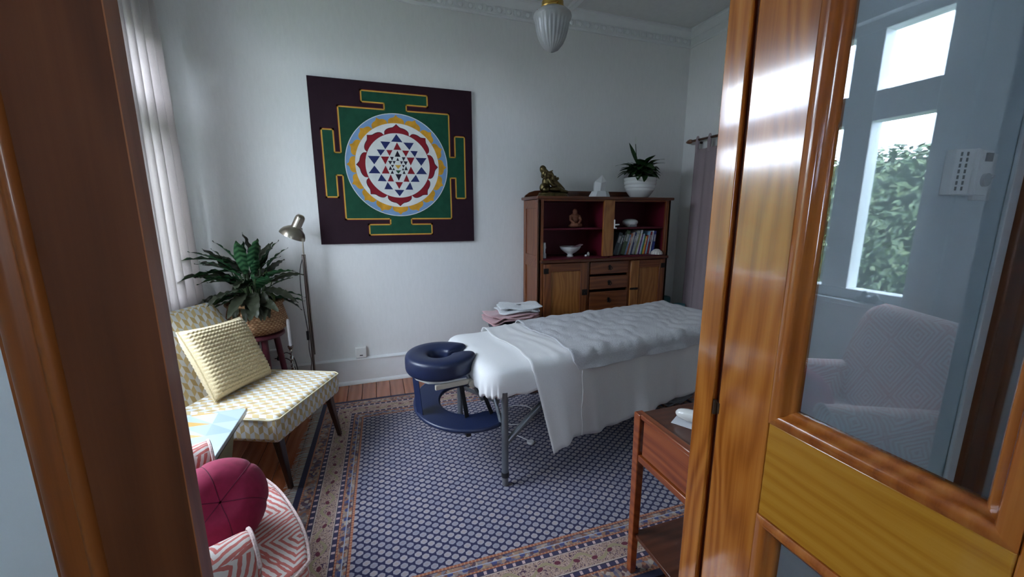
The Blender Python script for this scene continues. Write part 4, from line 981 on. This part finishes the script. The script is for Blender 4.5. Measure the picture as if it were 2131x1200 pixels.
for k in range(80):
    a=k/80*4; s=int(a); f=a-s; u,v=[(-1+2*f,-1),(1,-1+2*f),(1-2*f,1),(-1,1-2*f)][s]
    pin=1-.06*(1-abs(u)**2)*abs(v)**6; pinv=1-.06*(1-abs(v)**2)*abs(u)**6
    pts.append((S_*u*pinv,0,S_*.98*(1+v*pin)))
m.tube(pts,.0055,6,closed=True); m.done('edge_seam',KN,kc)

# ------------------------------------------------------------------ small patterned side table
def tritop():
    m=mat('triangle_print',(.6,.7,.74),.3,coat=.3); t=m.node_tree; x,y,z=sepxyz(t,coords(t))
    c=.105; cu=x/c+50.1+y*.9; cv=y/c+50.25; iu,iv=cu.floor(),cv.floor(); fu,fv=cu-iu,cv-iv
    low=(fu+fv)<1.0
    h=((iu*3.1+iv*7.7).sin()*311.7).fract(); h2=((iu*5.3+iv*1.9+3).sin()*157.3).fract()
    pale=mixc(t,(h*low+h2*low.inv()),(.30,.41,.46),(.50,.58,.60))
    yel=((iu+iv*2).fmod(2)<.5)*low*((fu*1.0+fv*1.9)<.95)
    setc(m,mixc(t,yel,pale,mixc(t,h,(.55,.30,.06),(.58,.40,.16)))); return m
sd=thing('side_table','low square side table with pale blue top and yellow triangles','side table',(-.815,1.85,0))
MB().box(-.19,.188,-.205,.20,.482,.50).done('table_top',tritop(),sd,bevel=.002)
MB().box(-.185,.183,-.200,.195,.470,.482).done('top_edge',WALNUT,sd)
KHAKI=speckle('khaki_paint',(.36,.34,.20),.06,20,.5,.03)
MB().hexa([(.06,-.13,.02),(.075,-.13,.02),(.075,.13,.02),(.06,.13,.02),(.135,-.15,.47),(.15,-.15,.47),(.15,.15,.47),(.135,.15,.47)]).done('side_leg',KHAKI,sd,bevel=.003)
MB().hexa([(-.075,-.13,.02),(-.06,-.13,.02),(-.06,.13,.02),(-.075,.13,.02),(-.15,-.15,.47),(-.135,-.15,.47),(-.135,.15,.47),(-.15,.15,.47)]).done('side_leg',KHAKI,sd,bevel=.003)
MB().box(-.12,.12,-.15,.15,0,.022).done('base_board',WALNUT,sd,bevel=.004)

# ------------------------------------------------------------------ coral patterned armchair
def coral():
    m=mat('coral_diamond_fabric',(.7,.4,.4),.9,spec=.15,sheen=.2); t=m.node_tree; tc=t.nodes.new('ShaderNodeTexCoord'); u,v,_=sepxyz(t,tc.outputs['UV'])
    nn_=noise(t,tc.outputs['UV'],40,2); wob=(X(t,nn_.outputs['Fac'])-.5)*.05
    c=.20
    a=(u+v*.35)/c+50.3; b_=(v-u*.35)/c+50.1
    fa=((a.fract()-.5).abs()); fb=((b_.fract()-.5).abs())
    d=fa.max(fb)+wob
    st=((d*11.0).fract()<.46)
    n=noise(t,tc.outputs['UV'],700,2)
    setc(m,mixc(t,st,(.66,.60,.56),(.52,.15,.13))); bump(m,n.outputs['Fac'],.3,.002); return m
COR=coral()
AC=Vector((-.335,1.375,0)); ATH=math.radians(116.6)
ac=thing('coral_armchair','cream armchair with coral concentric diamond pattern and low arms','armchair',AC,ATH)
def seatc(lv):
    # T-cushion outline with rounded front
    P=[]
    for k in range(25):
        a=k/24; x=-.325+.65*a; P.append((x,.055*(abs(a-.5)*2)**2.6+.10*max(0,abs(a-.5)*2-.86)/.14*.8))
    P+= [(.325,.15),(.235,.17),(.235,.56),(-.235,.56),(-.235,.17),(-.325,.15)]
    return P
P=seatc(0)
MB().prism(P,lambda a,b_,d:(a,b_,d),.30,.425).done('seat_cushion',COR,ac,bevel=.03,seg=4,uv=True)
Po=[Vector((x,y,0)) for x,y in P[:26]]
MB().tube([(p.x*1.002,p.y-.003,.412) for p in Po],.006,6).done('piping',speckle('piping_coral',(.62,.48,.46),.3,200,.8,0),ac)
MB().prism([(x*.93,y+.03) for x,y in P],lambda a,b_,d:(a,b_,d),.14,.30).done('seat_base',COR,ac,bevel=.015,uv=True)
for sg in (-1,1):
    m=MB(); xo=sg*.292
    arm_=[]
    for k in range(13):
        a=PI*k/12; arm_.append((xo+.062*math.cos(a),.545+.060*math.sin(a)))
    poly=[(xo+.055,.16)]+arm_+[(xo-.055,.16)]
    o=MB().prism(poly,lambda a,z,d:(a,d,z),.155,.62).done('arm',COR,ac,bevel=.022,seg=4,uv=True)
    cx_=[(xo+.045*math.cos(a),.1545,.55+.045*math.sin(a)) for a in [2*PI*k/24 for k in range(24)]]
    MB().tube([(xo+.0615*math.cos(PI*k/16),.160,.545+.060*math.sin(PI*k/16)) for k in range(17)],.005,6).done('arm_piping',speckle('arm_piping',(.62,.48,.46),.3,200,.8,0),ac)
def abk(i,j):
    k=j*28; x=-.30+.60*i
    def fr(h,o): 
        crn=max(0,abs(i-.5)*2-.7)/.3
        return (x,.53+.12*h+o,.34+.56*h-.06*crn**2*h**5)
    if k<=12: return fr(k/12,0)
    if k<16: p,q=Vector(fr(1,0)),Vector(fr(1,.10)); a=(k-12)/4; c=p.lerp(q,.5-.5*math.cos(a*PI)); c.z+=.045*math.sin(a*PI); return c
    return fr(1-(k-16)/12,.10)
m=MB(); m.grid(abk,16,28); n=29
for e_ in (0,16):
    bs=e_*n
    for k in range(12): m.f.append((bs+k,bs+k+1,bs+27-k,bs+28-k)); m.m.append(0)
    m.f.append(tuple(bs+k for k in range(12,17))); m.m.append(0)
m.done('backrest',COR,ac,smooth=50,uv=True)
for x in (-.25,.25):
    for y in (.10,.56): MB().cyl((x,y,.012),(x,y,.15),.014,.022,n=14).done('leg',WALNUT,ac)
# magenta round cushion
MAG=speckle('magenta_velvet',(.30,.010,.060),.12,60,.85,.15,.002,sheen=.06)
mg=thing('round_cushion','plump magenta round cushion propped in the coral armchair','cushion',(0,0,0))
RC,TC_=.132,.105
axd=Vector((-.75,-.1,.65)).normalized(); qd=Vector((0,-1,0)).rotation_difference(axd).to_matrix().to_4x4()
Mm=Matrix.Translation(AC)@Matrix.Rotation(ATH,4,'Z')@Matrix.Translation((-.02,.20,.535))@qd@Matrix.Translation((0,0,-RC))
mg.matrix_world=Mm
def mcf(i,j):
    a=2*PI*j; b_=PI*(i*.996+.002)
    seam=1-.035*math.exp(-((((a/(2*PI)*6)%1)-.5)/.06)**2)*math.sin(b_)**.6
    y=-TC_*math.cos(b_)*(1-.16*math.exp(-(math.sin(b_)/.22)**2)); r=RC*math.sin(b_)**.72*seam
    return (r*math.cos(a+.5)*1.12,y,RC+r*math.sin(a+.5))
m=MB(); m.grid(mcf,48,96,cv=True); m.done('velvet_cover',MAG,mg,smooth=180)
seamc=mat('dark_magenta_seam',(.12,.003,.03),.8)
for k in range(6):
    j=(k+.5)/6
    MB().tube([Vector(mcf(i/30,j)) for i in range(0,31)],.0013,5).done('seam',seamc,mg)

# ------------------------------------------------------------------ plant stool, basket and plant
MAR=speckle('maroon_paint',(.11,.018,.030),.1,20,.45,.03)
PC=Vector((-.80,3.03,0))
ps=thing('plant_stool','maroon painted round stool under the woven basket','stool',PC)
MB().lathe([(.001,.575),(.145,.575),(.155,.582),(.155,.597),(.148,.603),(.001,.603)],40).done('stool_top',MAR,ps,smooth=50)
for k in range(4):
    a=k*PI/2+.5; MB().tube([(.10*math.cos(a),.10*math.sin(a),.577),(.165*math.cos(a),.165*math.sin(a),.003)],[.021,.017],12).done('leg',MAR,ps)
for k in range(4):
    a,b_=k*PI/2+.5,(k+1)*PI/2+.5; r=.14; MB().cyl((r*math.cos(a),r*math.sin(a),.24),(r*math.cos(b_),r*math.sin(b_),.24),.010,n=10).done('stretcher',MAR,ps)
def weave():
    m=mat('seagrass_weave',(.45,.25,.13),.8); t=m.node_tree; v=coords(t); x,y,z=sepxyz(t,v)
    an=y._m('ARCTAN2',x); row=z*75; ri=row.floor()
    f=((an*44+ri*PI).sin()*.5+.5)*((row*6.2832).sin()*.5+.6)
    n=noise(t,v,40,3); g=f*.7+X(t,n.outputs['Fac'])*.4
    setc(m,ramp(t,g,[(.15,(.22,.10,.045)),(.5,(.45,.25,.12)),(.9,(.62,.42,.24))])); bump(m,f,.8,.006); return m
WV=weave()
bk_=thing('basket','round woven seagrass belly basket on the maroon stool','basket',(PC.x,PC.y,.604))
prof=[(.001,0),(.115,.001),(.150,.012),(.178,.036),(.186,.052),(.185,.068),(.176,.11),(.166,.16),(.158,.19),(.164,.196),(.166,.212),(.160,.222),(.150,.222),(.146,.20),(.15,.15),(.14,.10),(.001,.10)]
MB().lathe(prof,64).done('woven_body',WV,bk_,smooth=45)
MB().tube([(.162*math.cos(a),.162*math.sin(a),.212) for a in [2*PI*k/64 for k in range(64)]],.012,8,closed=True).done('rolled_rim',WV,bk_)
CAL=add_leaf_mat('calathea_leaf',(.010,.050,.020),(.060,.16,.070),(.035,.040,.025),stripes=150,rough=.42)
CALL=add_leaf_mat('calathea_young_leaf',(.06,.16,.03),(.14,.28,.07),(.07,.10,.03),stripes=120,rough=.35)
pp=thing('calathea_plant','bushy calathea with wavy dark green leaves in the basket','plant',(PC.x,PC.y,.705))
MB().lathe([(.142,.002),(.1,.012),(.001,.02)],28,cap=False).done('soil',mat('dark_soil',(.02,.015,.012),.95),pp)
protos=[leafmesh(.30,.043,.55,.0065,5).done('leaf',CAL,pp,smooth=180),leafmesh(.27,.048,.8,.007,5).done('leaf',CAL,pp,smooth=180),leafmesh(.22,.034,.35,.006,4).done('leaf',CAL,pp,smooth=180),leafmesh(.15,.034,.8,.004,3).done('leaf',CALL,pp,smooth=180)]
stemm=mat('leaf_stem',(.05,.09,.03),.6)
rr=random.Random(29); used=set()
def addleaf(pi,base,az,el,roll,scl):
    pr=protos[pi]
    if pi in used: o=place_leaf(pr,'leaf',pp,base,az,el,roll,scl)
    else:
        used.add(pi); pr.matrix_local=Matrix.Translation(base)@Matrix.Rotation(az,4,'Z')@Matrix.Rotation(el,4,'X')@Matrix.Rotation(roll,4,'Y')@Matrix.Scale(scl,4); o=pr
    b=Vector(base); MB().tube([(b.x*.2,b.y*.2,.012),(b.x*.6,b.y*.6,b.z*.55),tuple(b)],.003,5).done('stem',stemm,o if False else pp)
N=78
for k in range(N):
    az=k*2.39996+rr.uniform(-.25,.25); f=k/N
    el=math.radians(rr.uniform(-12,12) if f<.34 else (rr.uniform(10,36) if f<.72 else rr.uniform(38,72)))
    rad=rr.uniform(.03,.12); h=(.15 if f<.34 else .23 if f<.72 else .30)+rr.uniform(-.04,.05)
    base=(-rad*math.sin(az),rad*math.cos(az),h)
    dx=-math.sin(az)
    scl=rr.uniform(.8,1.08)*(1.0 if dx<0.3 else .92)
    if math.cos(az)>.2: scl*=.82
    pi=3 if k in (20,31,44,50) else rr.choice((0,1,2) if f<.7 else (0,2))
    addleaf(pi,base,az,el,rr.uniform(-.5,.5),scl)
for az,el,h,s_ in ((.15,85,.36,1.0),(2.9,78,.34,.9),(-1.2,70,.33,.85),(1.5,22,.36,1.2),(1.75,8,.32,1.2),(1.35,30,.30,1.0)):
    addleaf(0 if el<40 else 2,(-.05*math.sin(az),.05*math.cos(az),h),az,math.radians(el),(.2 if el<60 else 1.15),s_)
# drooping front leaves over the rim
for x in (-.06,-.01,.05,.09): addleaf(2,(x,-.13,.17+abs(x)*.3),PI+x*5,math.radians(-55-200*abs(x)),x*4,.8)

# candle in a twisted silver candlestick
CS=mat('silver',(.45,.44,.42),.22,1)
cs=thing('candlestick','tall twisted silver candlestick behind the lozenge chair','candlestick',(-.607,2.97,0))
m=MB(); m.lathe([(.05,0),(.05,.006),(.03,.016),(.012,.03),(.010,.06)],24); m.lathe([(.010,.48),(.016,.49),(.018,.505),(.012,.508),(.012,.498)],20); m.done('base_and_cup',CS,cs)
for ph in (0,PI): MB().tube([(.006*math.cos(k*.55+ph),.006*math.sin(k*.55+ph),.06+.42*k/80) for k in range(81)],.0055,6).done('twisted_stem',CS,cs)
cn=thing('candle','white taper candle standing in the silver candlestick','candle',(-.607,2.97,.499))
MB().lathe([(.0105,0),(.0105,.185),(.006,.195),(.001,.198)],16).done('wax',mat('candle_wax',(.78,.78,.80),.4),cn); MB().cyl((0,0,.197),(0,0,.208),.001,n=6).done('wick',BLACK,cn)

# floor lamp
lp=thing('floor_lamp','slim brushed metal floor lamp with tilted dome shade','floor lamp',(-.510,3.2,0))
DKST=mat('dark_bronze_metal',(.20,.17,.15),.3,1)
MB().lathe([(.12,0),(.122,.006),(.115,.014),(.02,.022),(.012,.03)],40).done('base',DKST,lp)
MB().cyl((0,0,.02),(0,0,1.11),.0085,n=14).done('pole',DKST,lp); MB().cyl((.014,0,.35),(.012,0,1.11),.005,n=10).done('guide_rod',DKST,lp)
MB().cyl((0.004,0,1.09),(0.008,0,1.30),.0055,n=12).done('inner_pole',STEEL,lp)
sh=MB(); prof=[(.002,.165),(.020,.163),(.029,.150),(.032,.135),(.032,.075),(.034,.068),(.05,.060),(.072,.040),(.083,.018),(.087,0),(.085,0),(.070,.036),(.048,.056),(.030,.066)]
sh.lathe(prof,40,cap=False); so=sh.done('shade',STEEL,lp,smooth=50,loc=(-.052,-.03,1.245)); so.rotation_euler=(math.radians(6),math.radians(27),0)
MB().lathe([(.001,0),(.02,.006),(.026,.022),(.018,.045),(.012,.055)],20).done('bulb',mat('frosted_bulb',(.8,.8,.78),.4),so,loc=(0,0,.008))
MB().tube(smoothp([(-.006,0,1.08),(-.03,-.004,.98),(-.034,-.006,.80),(-.022,-.008,.62),(-.014,-.008,.5),(-.02,-.008,.40),(-.012,-.008,.30),(-.02,-.008,.22),(.0,-.01,.06)],6),.0028,6).done('cable',BLACK,lp)
MB().box(-.028,-.010,-.016,-.002,.47,.54).done('inline_switch',BLACK,lp,bevel=.004)

# power outlets and plugs on the back wall
def outlet(x,z,lab):
    o=thing('power_outlet',lab,'outlet',(x,YB,z))
    MB().box(-.043,.043,-.030,0,-.047,.047).done('backing_box',WHITEP,o,bevel=.004); MB().box(-.039,.039,-.036,-.030,-.043,.043).done('face_plate',WHITEP,o,bevel=.003)
    for dx in (-.018,.018): MB().box(dx-.006,dx+.006,-.039,-.036,.010,.028).done('rocker_switch',WHITEP,o,bevel=.001)
    MB().box(-.012,.012,-.0365,-.0355,-.026,-.018).done('socket_slot',BLACK,o)
outlet(-.176,.272,'white power outlet just above the skirting board')
outlet(-.79,.320,'white power outlet holding black plugs behind the stool')
for x,z,r,lab in ((-.755,.350,.0,'round black plug higher in the outlet'),(-.765,.305,.0,'black plug with a lead lower in the outlet')):
    p=thing('power_plug',lab,'plug',(x,YB-.037,z)); m=MB(); m.cyl((0,0,0),(0,-.035,0),.019,.015,n=16); m.done('plug_body',BLACK,p)
    MB().tube(smoothp([(0,-.035,0),(.02,-.06,.0),(.06,-.06,.004),(.10,-.05,-.06),(.12,-.03,-.25)],6),.0035,6).done('lead',BLACK,p)

# ------------------------------------------------------------------ pendant lamp
pd=thing('pendant_lamp','fluted frosted glass pendant lamp with brass gallery','ceiling lamp',(.907,2.03,CE))
def flute(q,z): return 1+.022*math.cos(24*q)
FR=mat('frosted_glass',(.66,.68,.68),.3,trans=.6)
zb=2.208-CE
prof=[(.003,.0),(.012,.001),(.035,.014),(.056,.042),(.070,.075),(.080,.115),(.085,.145),(.0885,.155),(.094,.168),(.097,.178),(.094,.190),(.080,.204),(.062,.214),(.058,.218)]
MB().lathe([(r,z*.90+zb) for r,z in prof],120,rf=lambda q,z:(flute(q,z) if z-zb<.135 else 1),cap=False).done('glass_shade',FR,pd,smooth=60)
MB().lathe([(.060,zb+.190),(.062,zb+.200),(.055,zb+.206),(.055,zb+.226),(.048,zb+.234),(.02,zb+.246),(.008,zb+.30)],32).done('brass_gallery',BRASS,pd)
for k in range(3):
    a=k*2*PI/3+2.6; MB().cyl((.055*math.cos(a),.055*math.sin(a),zb+.200),(.078*math.cos(a),.078*math.sin(a),zb+.200),.004,n=8).done('thumb_screw',BRASS,pd)
MB().cyl((0,0,zb+.29),(0,0,-.03),.006,n=12).done('rod',BRASS,pd)
MB().lathe([(.055,0),(.055,-.012),(.035,-.028),(.01,-.04)],32).done('ceiling_cup',BRASS,pd)
MB().lathe([(.001,zb+.08),(.025,zb+.09),(.03,zb+.12),(.016,zb+.15),(.014,zb+.19)],20).done('bulb',mat('opal_bulb',(.8,.8,.78),.4),pd)

# ------------------------------------------------------------------ curtains
def curtain(name,lab,mt,xw,y0,y1,z0,z1,amp,nf,sgn,parent=None,seed=1,flare=.0,thick=.0015):
    root=thing(name,lab,'curtain',(xw,(y0+y1)/2,z0)); rr=random.Random(seed); ph=[rr.uniform(0,6) for _ in range(5)]
    yc=(y0+y1)/2
    def fn(i,j):
        z=z0+(z1-z0)*j; u=i
        w=math.sin(u*nf*2*PI+ph[0]+.5*math.sin(j*2.2+ph[1]))+.35*math.sin(u*nf*4.3*PI+ph[2]+j*1.5)
        a=amp*(.75+.25*math.sin(u*7+ph[3]))*(1-.25*j)
        y=y0+(y1-y0)*u-yc; y*=1+flare*(1-j)
        return (sgn*(w*a),y+.25*amp*math.cos(u*nf*2*PI+ph[0]),z-z0)
    m=MB(); m.grid(fn,int(nf*22),24); o=m.done('drape',mt,root,smooth=180)
    s=o.modifiers.new('thick','SOLIDIFY'); s.thickness=thick
    return root
def cloth(name,col,transl,scale=260):
    m=mat(name,col,.9,spec=.1); t=m.node_tree; v=coords(t); n=noise(t,mapping(t,v,(1,1,1)),scale,2); setc(m,ramp(t,n.outputs['Fac'],[(.3,tuple(c*.92 for c in col)),(.7,tuple(min(1,c*1.06) for c in col))])); bump(m,n.outputs['Fac'],.2,.001)
    tr=node(t,'ShaderNodeBsdfTranslucent',Color=rgb(col)); mx=t.nodes.new('ShaderNodeMixShader'); mx.inputs[0].default_value=transl
    t.links.new(B(m).outputs[0],mx.inputs[1]); t.links.new(tr.outputs[0],mx.inputs[2]); t.links.new(mx.outputs[0],t.nodes['Material Output'].inputs[0]); return m
curtain('linen_curtain','cream linen curtain gathered at the far end of the window',cloth('cream_linen',(.77,.735,.72),.45),-1.172,2.50,3.17,.03,2.74,.040,7.5,1,seed=4,flare=.14)
rl=thing('curtain_rail','white rail above the window','curtain rail',(-1.172,2.2,2.76)); MB().cyl((0,-1.0,0),(0,1.05,0),.012,n=12).done('rail_tube',GLOSSW,rl)
for y in (-.95,1.0): MB().tube([(0,y,0),(-.04,y,.0),(-.078,y,0)],.008,8).done('rail_bracket',GLOSSW,rl)
MAUVE=cloth('mauve_cotton',(.40,.325,.345),.08)
XC=XR-.065
mc=curtain('mauve_curtain','mauve tab-top curtain hanging on the right wall',MAUVE,XC,1.75,3.145,.03,1.985,.026,7.5,1,seed=8,flare=.03)
for k in range(10):
    y=3.13-.145*k-(2.4475)
    MB().tube([(-.004,y,1.95-.03),(-.014,y,2.05-.03),(-.004,y,2.088-.03),(.010,y,2.05-.03),(.002,y,1.95-.03)],[.02]*5,6).done('tab',MAUVE,mc)
for o in [c for c in mc.children if c.name.startswith('tab')]: o.scale=(.55,1,1)
rod=thing('curtain_rod','dark timber curtain rod with carved end on the right wall','curtain rod',(XC,2.4,2.100))
RODW=wood('rod_timber',(.03,.012,.008),(.06,.024,.014),(.10,.04,.02),'Y',1,.35,.3)
MB().cyl((0,-.75,-.03),(0,.80,-.03),.011,n=14).done('pole',RODW,rod)
MB().lathe([(.010,0),(.018,.01),(.022,.03),(.016,.055),(.007,.075),(.001,.08)],18).done('finial',wood('finial_timber',(.10,.03,.012),(.17,.06,.025),(.25,.10,.04),'Y',1,.3,.4),rod,loc=(0,.80,-.03),rot=(-PI/2,0,0))
MB().tube([(0,.74,-.03),(.03,.74,-.05),(.064,.74,-.05)],.009,8).done('bracket',RODW,rod)

# ------------------------------------------------------------------ side trolley by the door
TRW=wood('trolley_timber',(.15,.030,.008),(.26,.060,.014),(.36,.10,.026),'Y',1,.28,.6,.7)
TRD=wood('trolley_shelf_timber',(.05,.014,.007),(.085,.024,.011),(.12,.036,.016),'X',1,.3,.4,.6)
tr=thing('timber_trolley','small reddish timber table with drawer side and lower shelf','table',(1.06,.915,0))
X0,X1,Y0,Y1,ZT=-.203,.20,-.205,.215,.69
for x in (X0,X1-.034):
    for y in (Y0,Y1-.034): MB().hexa([(x+.004,y+.004,.012 if y>0 else .001),(x+.030,y+.004,.012 if y>0 else .001),(x+.030,y+.030,.012 if y>0 else .001),(x+.004,y+.030,.012 if y>0 else .001),(x,y,ZT-.004),(x+.034,y,ZT-.004),(x+.034,y+.034,ZT-.004),(x,y+.034,ZT-.004)]).done('leg',TRW,tr,bevel=.003)
MB().box(X0+.03,X1-.03,Y0+.01,Y1-.01,ZT-.020,ZT-.006).done('top_panel',TRD,tr,bevel=.002)
MB().box(X0+.002,X0+.030,Y0+.034,Y1-.034,ZT-.018,ZT).done('top_rail',TRW,tr,bevel=.004); MB().box(X1-.030,X1-.002,Y0+.034,Y1-.034,ZT-.018,ZT).done('top_rail',TRW,tr,bevel=.004)
MB().box(X0+.008,X0+.022,Y0+.034,Y1-.048,.535,ZT-.020).done('drawer_side',TRW,tr,bevel=.002); MB().box(X1-.022,X1-.008,Y0+.034,Y1-.048,.535,ZT-.020).done('drawer_side',TRW,tr,bevel=.002)
MB().box(X0+.002,X0+.026,Y0+.034,Y1-.034,.505,.530).done('under_rail',TRW,tr,bevel=.003); MB().box(X1-.026,X1-.002,Y0+.034,Y1-.034,.505,.530).done('under_rail',TRW,tr,bevel=.003)
MB().box(X0+.034,X1-.034,Y1-.026,Y1-.008,.62,ZT-.020).done('back_rail',TRW,tr,bevel=.003)
MB().box(X0+.016,X1-.016,Y0+.02,Y1-.016,.172,.188).done('lower_shelf',TRD,tr,bevel=.002)
CER=mat('glossy_white',(.76,.77,.75),.12,coat=.4)
hm_=thing('handheld_massager','glossy white handheld massager with rounded handle on the trolley','massager',(.955,1.03,.686))
pts_=smoothp([(0,0,.031),(.045,-.07,.034),(.075,-.115,.036),(.10,-.15,.034)],8); rads=[.020+.006*k/(len(pts_)-1) for k in range(len(pts_))]
for k,q_ in enumerate((.25,.62,.82,.93)): rads[k]*=q_
MB().tube(pts_,rads,16).done('handle',CER,hm_,smooth=180)
MB().ell((.125,-.18,.030),(.045,.045,.029),12,20).done('head',CER,hm_,smooth=180)
pa=tag(MB().box(-.055,.055,-.075,.075,0,.002).done('paper_sheet',mat('white_paper',(.72,.74,.78),.6),loc=(1.015,.985,.6855),rot=(0,0,.55)),'white sheet of paper under the massager','paper')
dj=thing('glass_dish','small clear dish with a white rim on the trolley','dish',(.975,.905,.686)); MB().lathe([(.028,0),(.034,.004),(.040,.025),(.042,.040),(.0395,.040),(.037,.024),(.030,.008),(.001,.007)],32).done('dish_body',CER,dj,smooth=50)

# ------------------------------------------------------------------ wall unit and light switch on the hall wall, seen through the door glass
wu=thing('control_unit','white vented control unit on the hall wall behind the glass','control unit',(1.395,YH,1.443))
MB().prism([(-.060,0),(-.058,-.020),(-.024,-.036),(.060,-.036),(.062,0)],lambda a,b_,d:(a,b_,d),0,.107).done('housing',WHITEP,wu,bevel=.002)
MB().box(-.022,-.012,-.043,-.035,0,.108).done('front_ridge',WHITEP,wu,bevel=.003); MB().box(.004,.009,-.040,-.035,.003,.105).done('front_ridge',WHITEP,wu,bevel=.001)
for r_ in range(2):
    for k in range(7):
        u0=-.050+r_*.012; d_=lambda u:-.020-(u+.058)*16/34
        m=MB(); m.hexa([(u0,d_(u0)-.0004,.010+k*.0135),(u0+.0035,d_(u0+.0035)-.0008,.010+k*.0135),(u0+.0035,d_(u0+.0035)+.003,.010+k*.0135),(u0,d_(u0)+.003,.010+k*.0135),(u0,d_(u0)-.0004,.019+k*.0135),(u0+.0035,d_(u0+.0035)-.0008,.019+k*.0135),(u0+.0035,d_(u0+.0035)+.003,.019+k*.0135),(u0,d_(u0)+.003,.019+k*.0135)]); m.done('vent_slot',BLACK,wu,smooth=0)
MB().cyl((.038,-.035,.036),(.038,-.043,.036),.016,n=24).done('dial',mat('grey_dial',(.35,.35,.36),.4),wu)
MB().box(.026,.050,-.040,-.035,.080,.100).done('display',mat('grey_display',(.12,.12,.13),.3),wu)
ls=thing('light_switch','white light switch plate beside the vented control unit','switch',(1.50,YH,1.431)); MB().box(-.038,.039,-.011,0,0,.118).done('plate',WHITEP,ls,bevel=.003); MB().hexa([(.010,-.012,.048),(.022,-.012,.048),(.022,-.010,.048),(.010,-.010,.048),(.010,-.022,.062),(.022,-.022,.062),(.022,-.010,.066),(.010,-.010,.066)]).done('toggle',WHITEP,ls,bevel=.001)

stc=blob('stone_cluster',[('e',(0,0,.022),(.022,.045,.022)),('e',(.002,-.03,.03),(.016,.022,.03)),('e',(-.002,.025,.035),(.015,.02,.034)),('e',(.0,.055,.018),(.016,.022,.018)),('e',(0,-.055,.016),(.014,.02,.016))],speckle('grey_stone',(.25,.27,.28),.4,60,.4,.3),vox=.004,loc=(-1.249,1.44,.8905))
tag(stc,'lumpy grey stone cluster on the window sill','stone')
